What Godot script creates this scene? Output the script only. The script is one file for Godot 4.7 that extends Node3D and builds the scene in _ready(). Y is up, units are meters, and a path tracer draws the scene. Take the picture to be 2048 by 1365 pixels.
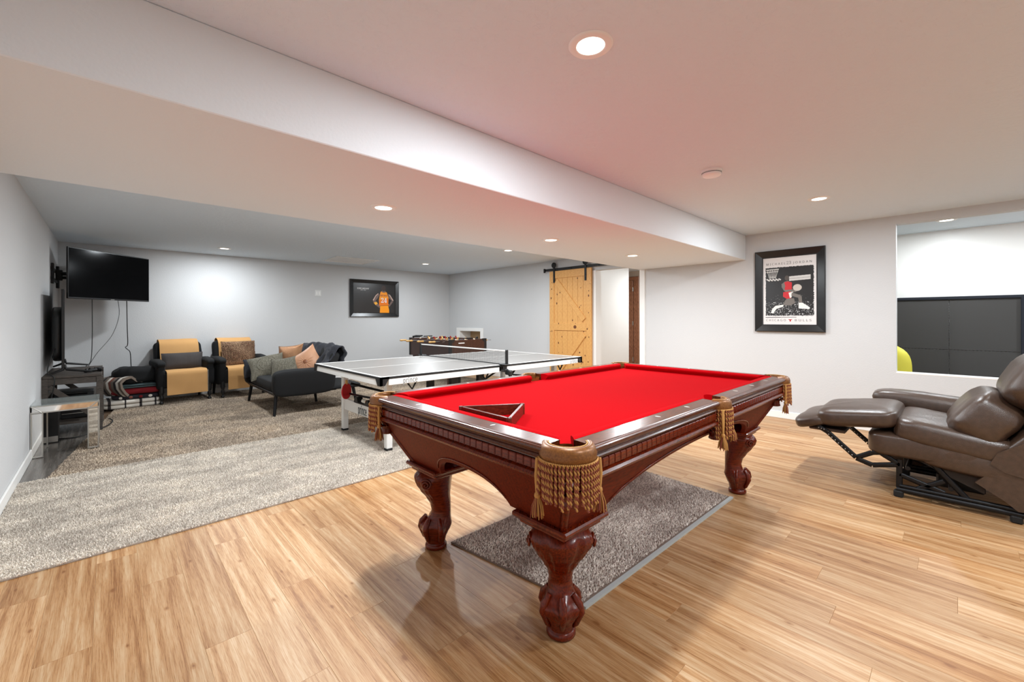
extends Node3D
# A basement games room. World axes: x runs along the back wall, y is up, z = -(distance into the room). Units are metres.

const EYE := 1.2
const CEIL := 2.251
const WALL_R := 5.849
const WALL_L := -0.492
const WALL_B := 8.3
const WALL_F := -2.3
const BEAM_F := 1.836
const BEAM_B := 3.309
const BEAM_Y := 1.939

var taken := {}
var M := {}


class MB:
	var v := PackedVector3Array()
	var n := PackedVector3Array()
	var uv := PackedVector2Array()
	var ix := PackedInt32Array()
	var t := Transform3D()

	func tri_n(a: Vector3, b: Vector3, c: Vector3, out: Vector3, ua := Vector2.ZERO, ub := Vector2.RIGHT, uc := Vector2.ONE) -> void:
		a = t * a
		b = t * b
		c = t * c
		out = t.basis * out
		var nn := (b - a).cross(c - a)
		if nn.length_squared() < 1e-16:
			return
		if nn.dot(out) < 0:
			var h := b
			b = c
			c = h
			var g := ub
			ub = uc
			uc = g
			nn = -nn
		nn = nn.normalized()
		var k := v.size()
		v.append_array(PackedVector3Array([a, c, b]))
		n.append_array(PackedVector3Array([nn, nn, nn]))
		uv.append_array(PackedVector2Array([ua, uc, ub]))
		ix.append_array(PackedInt32Array([k, k + 1, k + 2]))

	func quad_n(a: Vector3, b: Vector3, c: Vector3, d: Vector3, out: Vector3) -> void:
		tri_n(a, b, c, out, Vector2(0, 0), Vector2(1, 0), Vector2(1, 1))
		tri_n(a, c, d, out, Vector2(0, 0), Vector2(1, 1), Vector2(0, 1))

	func grid(rows: Array, wu := false, wv := false, flip := false) -> void:
		var h := rows.size()
		var w: int = rows[0].size()
		var base := v.size()
		var nn := PackedVector3Array()
		nn.resize(w * h)
		var pp := PackedVector3Array()
		pp.resize(w * h)
		for j in h:
			var r: PackedVector3Array = rows[j]
			for i in w:
				pp[j * w + i] = t * r[i]
				uv.append(Vector2(float(i) / maxi(1, w - 1), float(j) / maxi(1, h - 1)))
		for j in (h if wv else h - 1):
			var j2 := (j + 1) % h
			for i in (w if wu else w - 1):
				var i2 := (i + 1) % w
				var a := j * w + i
				var b := j * w + i2
				var c := j2 * w + i2
				var d := j2 * w + i
				var q := (pp[c] - pp[a]).cross(pp[d] - pp[b])
				if flip:
					q = -q
					ix.append_array(PackedInt32Array([base + a, base + b, base + c, base + a, base + c, base + d]))
				else:
					ix.append_array(PackedInt32Array([base + a, base + c, base + b, base + a, base + d, base + c]))
				nn[a] += q
				nn[b] += q
				nn[c] += q
				nn[d] += q
		for k in nn.size():
			nn[k] = nn[k].normalized() if nn[k].length_squared() > 1e-20 else Vector3.UP
		v.append_array(pp)
		n.append_array(nn)

	func box(c: Vector3, s: Vector3, b := 0.0) -> void:
		var hs := s * 0.5
		b = minf(b, minf(hs.x, minf(hs.y, hs.z)) * 0.95)
		for ax in 3:
			var a1 := (ax + 1) % 3
			var a2 := (ax + 2) % 3
			for sg in [-1.0, 1.0]:
				var pts := []
				for q in [[-1, -1], [1, -1], [1, 1], [-1, 1]]:
					var p := Vector3()
					p[ax] = sg * hs[ax]
					p[a1] = q[0] * (hs[a1] - b)
					p[a2] = q[1] * (hs[a2] - b)
					pts.append(c + p)
				var o := Vector3()
				o[ax] = sg
				quad_n(pts[0], pts[1], pts[2], pts[3], o)
		if b <= 0.0:
			return
		for ax in 3:
			var a1 := (ax + 1) % 3
			var a2 := (ax + 2) % 3
			for q in [[-1, -1], [1, -1], [1, 1], [-1, 1]]:
				var pts := []
				for e in [[-1, 0], [1, 0], [1, 1], [-1, 1]]:
					var p := Vector3()
					p[ax] = e[0] * (hs[ax] - b)
					p[a1] = q[0] * (hs[a1] - (b if e[1] else 0.0))
					p[a2] = q[1] * (hs[a2] - (0.0 if e[1] else b))
					pts.append(c + p)
				var o := Vector3()
				o[a1] = q[0]
				o[a2] = q[1]
				quad_n(pts[0], pts[1], pts[2], pts[3], o)
		for sx in [-1, 1]:
			for sy in [-1, 1]:
				for sz in [-1, 1]:
					var s3 := Vector3(sx, sy, sz)
					var i := hs - Vector3(b, b, b)
					tri_n(c + s3 * Vector3(hs.x, i.y, i.z), c + s3 * Vector3(i.x, hs.y, i.z), c + s3 * Vector3(i.x, i.y, hs.z), s3)

	func fan(ring: PackedVector3Array, out: Vector3) -> void:
		var c := Vector3()
		for p in ring:
			c += p
		c /= ring.size()
		for k in ring.size():
			tri_n(c, ring[k], ring[(k + 1) % ring.size()], out)

	func tube(pts: Array, r: Variant, seg := 8, caps := true, flat := 1.0, hint := Vector3.ZERO) -> void:
		var rows := []
		var u := Vector3()
		for k in pts.size():
			var d: Vector3 = (pts[mini(k + 1, pts.size() - 1)] - pts[maxi(k - 1, 0)])
			d = d.normalized() if d.length() > 1e-9 else Vector3.UP
			if k == 0:
				u = hint if hint != Vector3.ZERO else (Vector3.UP if absf(d.y) < 0.9 else Vector3.RIGHT)
			u = (u - d * u.dot(d)).normalized()
			var w := d.cross(u)
			var rr: float = r[k] if r is Array or r is PackedFloat32Array else r
			var ring := PackedVector3Array()
			for i in seg:
				var a := TAU * i / seg
				ring.append(pts[k] + u * cos(a) * rr + w * sin(a) * rr * flat)
			rows.append(ring)
		grid(rows, true)
		if caps:
			fan(rows[0], pts[0] - pts[1])
			fan(rows[-1], pts[-1] - pts[-2])

	func lathe(prof: Array, seg := 20, c := Vector3.ZERO, flute := 0.0, flutes := 0) -> void:
		var rows := []
		for p in prof:
			var ring := PackedVector3Array()
			for i in seg:
				var a := TAU * i / seg
				var r: float = p.x * (1.0 + (flute * cos(a * flutes) if flutes else 0.0))
				ring.append(c + Vector3(r * cos(a), p.y, -r * sin(a)))
			rows.append(ring)
		grid(rows, true, false, prof[-1].y < prof[0].y)

	func loft(prof: PackedVector2Array, A: PackedVector3Array, B: PackedVector3Array) -> void:
		# two polygons with the shape of prof, joined; the solid's middle tells which way is out
		var c := Vector3()
		for k in A.size():
			c += A[k] + B[k]
		c /= 2.0 * A.size()
		var area := 0.0
		for k in prof.size():
			area += prof[k].cross(prof[(k + 1) % prof.size()])
		var ca := Vector3()
		var cb := Vector3()
		for k in A.size():
			ca += A[k] / A.size()
			cb += B[k] / B.size()
		var along := (cb - ca).normalized()
		for k in A.size():
			var k2 := (k + 1) % A.size()
			var e := A[k2] - A[k]
			var o := e.cross(B[k] - A[k]) if e.length() > 1e-7 else Vector3.UP
			# outward for a polygon whose winding about `along` is known
			var wind := 0.0
			for q in A.size():
				wind += (A[q] - ca).cross(A[(q + 1) % A.size()] - ca).dot(along)
			if wind < 0:
				o = -o
			quad_n(A[k], A[k2], B[k2], B[k], o)
		var id := Geometry2D.triangulate_polygon(prof)
		for k in range(0, id.size(), 3):
			tri_n(A[id[k]], A[id[k + 1]], A[id[k + 2]], -along)
			tri_n(B[id[k]], B[id[k + 1]], B[id[k + 2]], along)

	func extrude(prof: PackedVector2Array, o: Vector3, ux: Vector3, uy: Vector3, along: Vector3) -> void:
		var A := PackedVector3Array()
		var B := PackedVector3Array()
		for p in prof:
			A.append(o + ux * p.x + uy * p.y)
			B.append(o + ux * p.x + uy * p.y + along)
		loft(prof, A, B)

	static func sp(x: float, e: float) -> float:
		return signf(x) * pow(absf(x), e)

	func sell(c: Vector3, s: Vector3, e1 := 0.4, e2 := 0.4, nu := 32, nv := 16, nz: FastNoiseLite = null, amp := 0.0) -> void:
		var rows := []
		for j in nv + 1:
			var b := -PI / 2 + PI * j / nv
			var ring := PackedVector3Array()
			for i in nu:
				var a := TAU * i / nu
				var p := Vector3(s.x * sp(cos(b), e1) * sp(cos(a), e2), s.y * sp(sin(b), e1), -s.z * sp(cos(b), e1) * sp(sin(a), e2))
				if nz:
					p += p.normalized() * amp * nz.get_noise_3d((c.x + p.x) * 40, (c.y + p.y) * 40, (c.z + p.z) * 40)
				ring.append(c + p)
			rows.append(ring)
		grid(rows, true)

	func pillow(w: float, h: float, th: float, nz: FastNoiseLite, pinch := 0.08, amp := 0.008, N := 18) -> void:
		for side in [1.0, -1.0]:
			var rows := []
			for j in N + 1:
				var ring := PackedVector3Array()
				for i in N + 1:
					var a := -1.0 + 2.0 * i / N
					var b := -1.0 + 2.0 * j / N
					var x := w / 2 * a * (1.0 - pinch * (1 - a * a) * 0 - pinch * (1.0 - b * b))
					var y := h / 2 * b * (1.0 - pinch * (1.0 - a * a))
					var z: float = th / 2 * pow(maxf(0, 1 - pow(absf(a), 2.4)), 0.55) * pow(maxf(0, 1 - pow(absf(b), 2.4)), 0.55)
					if z > 0.001:
						z += amp * nz.get_noise_3d(x * 60, y * 60, side * 30)
					ring.append(Vector3(x, y, z * side))
				rows.append(ring)
			grid(rows, false, false, side < 0)

	func ribbon(path: Array, across: Vector3, th: float, nz: FastNoiseLite = null, amp := 0.0, cols := 10) -> void:
		# a thick cloth: a line of points, swept sideways by `across` (its full width), with folds from noise
		var top := []
		var bot := []
		for k in path.size():
			var d: Vector3 = (path[mini(k + 1, path.size() - 1)] - path[maxi(k - 1, 0)]).normalized()
			var up := across.normalized().cross(d).normalized()
			var r1 := PackedVector3Array()
			var r2 := PackedVector3Array()
			for i in cols + 1:
				var f := float(i) / cols
				var q: Vector3 = path[k] + across * (f - 0.5)
				var a := amp * nz.get_noise_3d(q.x * 40, q.y * 40, q.z * 40) if nz else 0.0
				r1.append(q + up * (th / 2 + a))
				r2.append(q + up * (-th / 2 + a))
			top.append(r1)
			bot.append(r2)
		grid(top)
		grid(bot, false, false, true)
		for pair in [[0, true], [cols, false]]:
			var rows := []
			for k in path.size():
				rows.append(PackedVector3Array([top[k][pair[0]], bot[k][pair[0]]]))
			grid(rows, false, false, not pair[1])
		for k in [0, path.size() - 1]:
			grid([top[k], bot[k]], false, false, k != 0)

	func mesh(into: ArrayMesh = null) -> ArrayMesh:
		var a := []
		a.resize(Mesh.ARRAY_MAX)
		a[Mesh.ARRAY_VERTEX] = v
		a[Mesh.ARRAY_NORMAL] = n
		a[Mesh.ARRAY_TEX_UV] = uv
		a[Mesh.ARRAY_INDEX] = ix
		var m := into if into else ArrayMesh.new()
		m.add_surface_from_arrays(Mesh.PRIMITIVE_TRIANGLES, a)
		return m


func P(x: float, y: float, d: float) -> Vector3:
	return Vector3(x, y, -d)


func noise(freq: float, sd: int, oct := 3) -> FastNoiseLite:
	var f := FastNoiseLite.new()
	f.seed = sd
	f.frequency = freq
	f.fractal_octaves = oct
	f.noise_type = FastNoiseLite.TYPE_SIMPLEX_SMOOTH
	return f


func ntex(freq: float, sd: int, cols: Array, size := 512, oct := 4, kind := FastNoiseLite.TYPE_SIMPLEX_SMOOTH) -> NoiseTexture2D:
	var t := NoiseTexture2D.new()
	t.width = size
	t.height = size
	t.seamless = true
	var f := noise(freq, sd, oct)
	f.noise_type = kind
	t.noise = f
	if cols.size():
		var g := Gradient.new()
		g.offsets = PackedFloat32Array()
		g.colors = PackedColorArray()
		for k in cols.size():
			g.add_point(float(k) / (cols.size() - 1), cols[k])
		t.color_ramp = g
	return t


func rgb(r: float, g: float, b: float) -> Color:
	return Color(r / 255.0, g / 255.0, b / 255.0)


func mat(called: String, c: Color, rough := 0.6, metal := 0.0) -> StandardMaterial3D:
	var m := StandardMaterial3D.new()
	m.resource_name = called
	m.albedo_color = c
	m.roughness = rough
	m.metallic = metal
	M[called] = m
	return m


func tri(m: StandardMaterial3D, s: Vector3, world := false) -> StandardMaterial3D:
	m.uv1_triplanar = true
	m.uv1_world_triplanar = world
	m.uv1_scale = s
	return m


func numbered(called: String) -> String:
	var k: int = taken.get(called, 0)
	taken[called] = k + 1
	return called if k == 0 else "%s_%03d" % [called, k]


func thing(called: String, label: String, category: String, at := Vector3.ZERO, turn := 0.0, group := "") -> Node3D:
	var o := Node3D.new()
	o.name = numbered(called)
	add_child(o)
	o.position = at
	o.rotation.y = turn
	return tag(o, label, category, group)


func tag(o: Node3D, label: String, category: String, group := "") -> Node3D:
	o.set_meta("label", label)
	o.set_meta("category", category)
	if group:
		o.set_meta("group", group)
	return o


func part(b: MB, called: String, m: Material, parent: Node = self, label := "") -> MeshInstance3D:
	var o := MeshInstance3D.new()
	o.mesh = b.mesh()
	o.mesh.surface_set_material(0, m)
	return put(o, called, parent, label)


func part2(b: MB, m: Material, b2: MB, m2: Material, called: String, parent: Node) -> MeshInstance3D:
	var o := MeshInstance3D.new()
	o.mesh = b2.mesh(b.mesh())
	o.mesh.surface_set_material(0, m)
	o.mesh.surface_set_material(1, m2)
	return put(o, called, parent)


func put(o: Node3D, called: String, parent: Node, label := "") -> Node3D:
	o.name = numbered(called) if parent == self else called
	parent.add_child(o, true)
	if label:
		o.set_meta("label", label)
	return o


func copy(src: Node3D, at: Vector3, turn: float, label := "", group := "") -> Node3D:
	var base := String(src.name)
	if base.length() > 4 and base[-4] == "_":
		base = base.left(-4)
	var o: Node3D = src.duplicate()
	o.name = numbered(base)
	add_child(o)
	o.position = at
	o.rotation.y = turn
	if label:
		o.set_meta("label", label)
	if group:
		o.set_meta("group", group)
	return o


func struct(b: MB, called: String, m: Material) -> MeshInstance3D:
	var o := part(b, called, m)
	o.set_meta("kind", "structure")
	return o


func boxes(list: Array, bev := 0.0) -> MB:
	var b := MB.new()
	for q in list:
		b.box(q[0], q[1], bev)
	return b


func span(x0: float, x1: float, y0: float, y1: float, d0: float, d1: float, b: MB = null, bev := 0.0) -> MB:
	if b == null:
		b = MB.new()
	b.box(Vector3((x0 + x1) / 2, (y0 + y1) / 2, -(d0 + d1) / 2), Vector3(absf(x1 - x0), absf(y1 - y0), absf(d1 - d0)), bev)
	return b


func words(s: String, size: float, m: Material, parent: Node3D, at: Vector3, basis: Basis, called := "lettering", font := "Droid Sans", bold := 400, squeeze := 1.0, italic := false) -> MeshInstance3D:
	var f := SystemFont.new()
	f.font_names = PackedStringArray([font])
	f.font_weight = bold
	f.font_italic = italic
	var tm := TextMesh.new()
	tm.text = s
	tm.font = f
	tm.font_size = 64
	tm.pixel_size = size / 46.0
	tm.depth = 0.0006
	tm.material = m
	var o := MeshInstance3D.new()
	o.mesh = tm
	put(o, called, parent)
	o.transform = Transform3D(basis.scaled_local(Vector3(squeeze, 1, 1)), at)
	return o


func _ready() -> void:
	camera_and_light()
	materials()
	room()
	lamps()
	pool_table()
	table_tennis()
	football_table()
	wall_pictures()
	barn_door()
	televisions()
	armchairs()
	futon()
	blanket_pile()
	recliner()
	next_room()
	fittings()


func camera_and_light() -> void:
	var cam := Camera3D.new()
	cam.name = "camera"
	add_child(cam)
	cam.position = Vector3(0, EYE, 0)
	cam.rotation = Vector3(0, -(PI / 2 - 0.8091), 0)
	cam.rotate_object_local(Vector3.BACK, -0.002)
	cam.projection = Camera3D.PROJECTION_FRUSTUM
	cam.near = 0.05
	cam.far = 60.0
	cam.size = 0.05 * 1365.0 / 845.85
	cam.frustum_offset = Vector2(0, -0.05 * (682.5 - 638.0) / 845.85)
	cam.current = true
	var env := Environment.new()
	env.background_mode = Environment.BG_COLOR
	env.background_color = Color(0, 0, 0)
	env.tonemap_mode = Environment.TONE_MAPPER_LINEAR
	env.tonemap_exposure = 1.14
	env.sdfgi_enabled = true
	env.ssao_enabled = true
	env.ssil_enabled = true
	var we := WorldEnvironment.new()
	we.name = "surroundings"
	we.environment = env
	add_child(we)


func lamps() -> void:
	var ring := MB.new()
	ring.lathe([Vector2(0.052, -0.004), Vector2(0.06, -0.009), Vector2(0.078, -0.008), Vector2(0.084, -0.002), Vector2(0.085, 0.0)], 32)
	var disc := MB.new()
	var rr := PackedVector3Array()
	for i in 32:
		rr.append(Vector3(cos(TAU * i / 32) * 0.058, -0.005, sin(TAU * i / 32) * 0.058))
	disc.fan(rr, Vector3.DOWN)
	var spots := [
		[1.34, 0.965, CEIL, "round recessed ceiling light in the high ceiling over the head of the pool table", 1.0],
		[4.508, 0.824, CEIL, "round recessed ceiling light in front of the wide wall opening", 1.0],
		[1.316, 2.609, BEAM_Y, "round recessed light in the beam underside, farthest from the barn door", 1.0],
		[2.992, 2.609, BEAM_Y, "round recessed light in the beam underside, middle of the three", 1.0],
		[4.43, 2.603, BEAM_Y, "round recessed light in the beam underside, nearest the doorway", 1.0],
		[1.241, 7.458, CEIL, "round recessed ceiling light above the two black armchairs", 1.0],
		[4.369, 6.966, CEIL, "round recessed ceiling light above the football table", 1.0],
		[4.435, 4.736, CEIL, "round recessed ceiling light beside the beam near the barn door", 1.0],
		[2.95, 4.45, CEIL, "added unseen recessed ceiling light beside the beam above the table tennis net", 1.0],  # added out of view behind the beam to brighten the far ceiling
		[1.3, 4.42, CEIL, "round recessed ceiling light beside the beam above the pale carpet", 1.0],
		[1.34, -0.72, CEIL, "round recessed ceiling light off the pool table's corner, nearest the left wall", 0.8],
		[2.95, -0.72, CEIL, "added unseen recessed ceiling light between the pool table and the recliner's back", 1.0],  # extra lamp behind the camera, added to light the near floor and table
		[4.508, -1.1, CEIL, "round recessed ceiling light over the back of the recliner", 0.7],
		[6.495, 0.065, CEIL, "round recessed ceiling light in the room beyond the wall opening", 0.65],
		[6.6, -1.6, CEIL, "round recessed ceiling light deep in the room beyond the wall opening", 0.9],
		[7.5, 3.5, CEIL, "round recessed ceiling light in the hall beyond the doorway", 1.0],
	]
	for s in spots:
		var o := thing("recessed_light", s[3], "ceiling light", P(s[0], s[2], s[1]), 0.0, "recessed ceiling lights")
		part(ring, "trim_ring", M.white_plastic, o)
		part(disc, "lens", M.lamp_glow, o)
		var l := AreaLight3D.new()
		l.name = "lamp"
		l.area_size = Vector2(0.1, 0.1)
		l.light_color = Color(0.945, 0.974, 0.995)
		l.light_energy = 3.0 * s[4]
		l.area_range = 30.0
		l.area_attenuation = 2.0
		l.shadow_enabled = true
		o.add_child(l)
		l.position = Vector3(0, -0.011, 0)
		l.rotation.x = -PI / 2


func plank_texture(sd: int, lo: Color, mid: Color, hi: Color) -> ImageTexture:
	# oak board print: 0.148 m across (x) by 1.22 m along (y): streaky grain, cathedral rings and a few knots
	var w := 192
	var h := 1280
	var im := Image.create(w, h, false, Image.FORMAT_RGB8)
	var a := noise(0.012, sd, 3)
	var b := noise(0.05, sd + 7, 2)
	var c := noise(0.004, sd + 13, 2)
	var rng := RandomNumberGenerator.new()
	rng.seed = sd
	var knots := []
	for k in rng.randi_range(1, 3):
		knots.append(Vector3(rng.randf_range(25, 165), rng.randf_range(100, 1180), rng.randf_range(4, 10)))
	for y in h:
		var py := y * 0.13
		for x in w:
			var px := x * 0.83
			var bend := c.get_noise_2d(px * 2.2, py * 1.8) * 46.0
			var ring := sin((px + bend) * 0.42 + a.get_noise_2d(px * 2.0, py * 0.6) * 4.0)
			var fibre := b.get_noise_2d(px * 26.0, py * 1.5)
			var streak := b.get_noise_2d(px * 7.0 + 900.0, py * 0.5)
			var tone := a.get_noise_2d(px * 1.7 + 400.0, py * 0.5)
			var f := 0.56 + tone * 0.55 + ring * ring * ring * 0.07 + fibre * 0.2 + streak * 0.24
			if fibre < -0.34:
				f -= 0.16
			for k in knots:
				var q := Vector2((x - k.x) / k.z, (y - k.y) / (k.z * 1.7)).length()
				if q < 3.0:
					f -= 0.6 * exp(-q * q) + 0.09 * sin(q * 8.0) * exp(-q * 0.9)
			im.set_pixel(x, y, lo.lerp(mid, clampf(f * 2.0, 0, 1)) if f < 0.5 else mid.lerp(hi, clampf(f * 2.0 - 1.0, 0, 1)))
	return ImageTexture.create_from_image(im)


func materials() -> void:
	var m: StandardMaterial3D
	m = tri(mat("wall_paint", rgb(203, 203, 203), 0.75), Vector3.ONE * 2.0, true)
	m.heightmap_enabled = true
	m.heightmap_texture = ntex(0.05, 3, [], 512, 4)
	m.heightmap_scale = 0.06
	m = tri(mat("ceiling_paint", rgb(220, 230, 238), 0.85), Vector3.ONE * 1.1, true)
	m.heightmap_enabled = true
	var ct := ntex(0.016, 11, [Color.BLACK, Color.BLACK, Color(0.15, 0.15, 0.15), Color(0.75, 0.75, 0.75), Color(0.85, 0.85, 0.85)], 1024, 5)
	ct.noise.domain_warp_enabled = true
	ct.noise.domain_warp_amplitude = 60.0
	ct.noise.domain_warp_frequency = 0.02
	m.heightmap_texture = ct
	m.heightmap_scale = 0.16
	m = tri(mat("beam_paint", rgb(226, 230, 233), 0.8), Vector3.ONE * 2.0, true)
	m.heightmap_enabled = true
	m.heightmap_texture = M.wall_paint.heightmap_texture
	m.heightmap_scale = 0.06
	mat("trim_white", rgb(238, 236, 232), 0.4)
	mat("white_plastic", rgb(240, 239, 236), 0.4)
	m = mat("gloss_white", rgb(240, 239, 236), 0.12)
	m.metallic_specular = 0.6
	mat("light_plastic", rgb(222, 222, 220), 0.4)
	m = mat("lamp_glow", rgb(255, 250, 240), 0.5)
	m.emission_enabled = true
	m.emission = Color(1.0, 0.96, 0.9)
	m.emission_energy_multiplier = 6.0
	for k in 4:
		var pt := plank_texture(31 + k * 17, rgb(138, 91, 50), rgb(185, 142, 97), rgb(209, 180, 145))
		for j in 3:
			m = mat("oak_%d_%d" % [k, j], [rgb(255, 255, 255), rgb(246, 238, 226), rgb(236, 232, 226)][j], 0.42)
			m.albedo_texture = pt
			m.metallic_specular = 0.45
	for j in 2:
		m = mat("grey_oak_%d" % j, [rgb(255, 255, 255), rgb(225, 225, 225)][j], 0.22)
		m.albedo_texture = plank_texture(131 + j * 17, rgb(84, 76, 70), rgb(116, 109, 102), rgb(142, 136, 130))
	mat("subfloor", rgb(95, 70, 48), 0.8)
	m = tri(mat("pale_carpet", rgb(200, 192, 184), 0.95), Vector3.ONE * 3.0, true)
	m.albedo_texture = ntex(0.25, 5, [rgb(150, 145, 140), rgb(225, 220, 215), rgb(255, 252, 248)], 512, 3)
	m = tri(mat("brown_carpet", rgb(150, 134, 116), 0.95), Vector3.ONE * 2.5, true)
	m.albedo_texture = ntex(0.22, 6, [rgb(140, 135, 130), rgb(215, 210, 205), rgb(255, 250, 245)], 512, 3)
	m = tri(mat("rug_backing", rgb(150, 136, 126), 0.95), Vector3.ONE * 3.0, true)
	m.albedo_texture = ntex(0.25, 9, [rgb(120, 110, 105), rgb(215, 205, 200), rgb(255, 250, 245)], 512, 3)
	m = mat("tuft", Color(1, 1, 1), 1.0)
	m.vertex_color_use_as_albedo = true
	mat("rug_binding", rgb(176, 180, 178), 0.8)
	# pool table
	m = tri(mat("mahogany", rgb(124, 42, 9), 0.27), Vector3(1.6, 9, 9))
	m.metallic_specular = 0.4
	m.albedo_texture = ntex(0.02, 21, [rgb(110, 85, 70), rgb(205, 180, 165), rgb(255, 240, 225)], 512, 5)
	m.clearcoat_enabled = true
	m.clearcoat = 0.15
	m.clearcoat_roughness = 0.12
	m = tri(mat("rail_wood", rgb(102, 52, 24), 0.28), Vector3(1.4, 8, 8))
	m.albedo_texture = M.mahogany.albedo_texture
	m.clearcoat_enabled = true
	m.clearcoat = 0.3
	m.clearcoat_roughness = 0.14
	m = M.mahogany.duplicate()
	m.resource_name = "mahogany_satin"
	m.roughness = 0.55
	m.clearcoat_enabled = false
	m.metallic_specular = 0.3
	M.mahogany_satin = m
	m = tri(mat("red_felt", rgb(176, 4, 14), 0.95), Vector3.ONE * 8.0)
	m.metallic_specular = 0.12
	m.albedo_texture = ntex(0.3, 22, [rgb(225, 220, 220), rgb(255, 255, 255)], 256, 3)
	m.rim_enabled = true
	m.rim = 0.05
	m.rim_tint = 1.0
	m = tri(mat("pocket_leather", rgb(152, 104, 52), 0.35, 0.25), Vector3.ONE * 12.0)
	m.albedo_texture = ntex(0.04, 23, [rgb(170, 150, 140), rgb(255, 245, 230)], 256, 4)
	mat("inlay", rgb(235, 230, 222), 0.3)
	mat("gold_thread", rgb(190, 140, 76), 0.7)
	mat("wine_thread", rgb(134, 66, 46), 0.75)
	m = tri(mat("rack_wood", rgb(120, 52, 34), 0.35), Vector3(3, 9, 9))
	m.albedo_texture = M.mahogany.albedo_texture
	# games tables
	mat("tennis_top", rgb(136, 132, 128), 0.34)
	mat("line_white", rgb(232, 230, 226), 0.5)
	mat("white_steel", rgb(236, 236, 233), 0.35)
	mat("black_plastic", rgb(24, 24, 25), 0.45)
	mat("rubber", rgb(20, 20, 20), 0.8)
	mat("print_grey", rgb(140, 142, 142), 0.5)
	mat("print_dark", rgb(84, 90, 92), 0.5)
	m = mat("net", rgb(40, 40, 42), 0.8)
	mat("paddle_red", rgb(200, 16, 24), 0.6)
	mat("ball_white", rgb(238, 236, 226), 0.4)
	mat("ball_orange", rgb(240, 160, 60), 0.4)
	m = tri(mat("walnut_laminate", rgb(88, 58, 46), 0.4), Vector3(2, 10, 10))
	m.albedo_texture = M.mahogany.albedo_texture
	mat("chrome", rgb(200, 200, 205), 0.2, 1.0)
	m = tri(mat("handle_wood", rgb(212, 164, 96), 0.45), Vector3(10, 30, 30))
	mat("player_cream", rgb(232, 212, 184), 0.45)
	mat("player_tan", rgb(214, 164, 96), 0.45)
	mat("player_red", rgb(150, 26, 24), 0.45)
	# woods and metals
	m = tri(mat("pine", rgb(226, 176, 110), 0.5), Vector3(12, 1.0, 12))
	m.albedo_texture = ntex(0.03, 41, [rgb(205, 180, 150), rgb(245, 235, 220), rgb(255, 250, 240)], 512, 4)
	mat("pine_knot", rgb(104, 58, 24), 0.6)
	mat("black_iron", rgb(22, 21, 21), 0.5, 0.3)
	m = tri(mat("stained_wood", rgb(208, 160, 130), 0.35), Vector3(10, 1.2, 10))
	m.albedo_texture = M.mahogany.albedo_texture
	m = tri(mat("grey_wood", rgb(92, 84, 78), 0.55), Vector3(2, 12, 12))
	m.albedo_texture = ntex(0.03, 43, [rgb(150, 145, 140), rgb(255, 250, 245)], 256, 4)
	mat("frame_black", rgb(20, 19, 19), 0.3)
	m = mat("screen", rgb(4, 4, 5), 0.14)
	m.metallic_specular = 0.2
	mat("tv_case", rgb(16, 16, 17), 0.35)
	mat("mirror", rgb(232, 230, 226), 0.04, 1.0)
	mat("silver", rgb(196, 194, 188), 0.3, 0.8)
	m = mat("clear_glass", Color(0.9, 0.95, 0.94, 0.12), 0.03)
	m.transparency = BaseMaterial3D.TRANSPARENCY_ALPHA
	# cloth
	m = tri(mat("black_cloth", rgb(11, 11, 13), 0.9), Vector3.ONE * 6.0)
	m.albedo_texture = ntex(0.2, 51, [rgb(190, 190, 190), rgb(255, 255, 255)], 256, 3)
	m.rim_enabled = true
	m.rim = 0.08
	m = tri(mat("burlap", rgb(208, 166, 114), 0.95), Vector3.ONE * 8.0)
	m.albedo_texture = ntex(0.16, 52, [rgb(190, 170, 140), rgb(250, 240, 225), rgb(255, 250, 240)], 256, 4)
	m = tri(mat("grey_pillow", rgb(84, 78, 76), 0.95), Vector3(3, 20, 20))
	m.albedo_texture = ntex(0.08, 53, [rgb(150, 150, 150), rgb(255, 255, 255)], 256, 4)
	m = tri(mat("fur", rgb(178, 150, 124), 1.0), Vector3.ONE * 3.0)
	m.albedo_texture = ntex(0.1, 54, [rgb(50, 38, 30), rgb(90, 75, 65), rgb(255, 245, 235), rgb(255, 250, 240)], 256, 3)
	m = tri(mat("sequin", rgb(214, 164, 120), 0.3, 0.7), Vector3.ONE * 4.0)
	m.albedo_texture = ntex(0.14, 55, [rgb(40, 30, 25), rgb(90, 70, 60), rgb(255, 250, 245), rgb(255, 250, 245)], 256, 2)
	m.heightmap_enabled = true
	m.heightmap_texture = ntex(0.2, 57, [], 256, 2, FastNoiseLite.TYPE_CELLULAR)
	m.heightmap_scale = 0.4
	m = tri(mat("olive_pillow", rgb(146, 142, 130), 0.9), Vector3.ONE * 5.0)
	m.albedo_texture = ntex(0.03, 56, [rgb(140, 135, 125), rgb(250, 248, 240)], 256, 4)
	m = mat("peach_satin", rgb(214, 160, 124), 0.45)
	m.rim_enabled = true
	m.rim = 0.5
	mat("copper_patch", rgb(150, 96, 66), 0.35)
	m = tri(mat("slate_throw", rgb(58, 60, 68), 0.95), Vector3(10, 3, 3))
	m.albedo_texture = ntex(0.04, 58, [rgb(130, 125, 130), rgb(255, 255, 255)], 256, 4)
	m.rim_enabled = true
	m.rim = 0.6
	mat("red_fleece", rgb(120, 10, 20), 0.9)
	mat("print_fleece", rgb(30, 26, 34), 0.9)
	mat("cream_fleece", rgb(226, 218, 206), 0.9)
	mat("taupe_knit", rgb(120, 106, 94), 0.95)
	mat("stripe_dark", rgb(52, 46, 46), 0.95)
	mat("stripe_rust", rgb(128, 76, 62), 0.95)
	mat("teal_fleece", rgb(70, 86, 88), 0.95)
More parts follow.
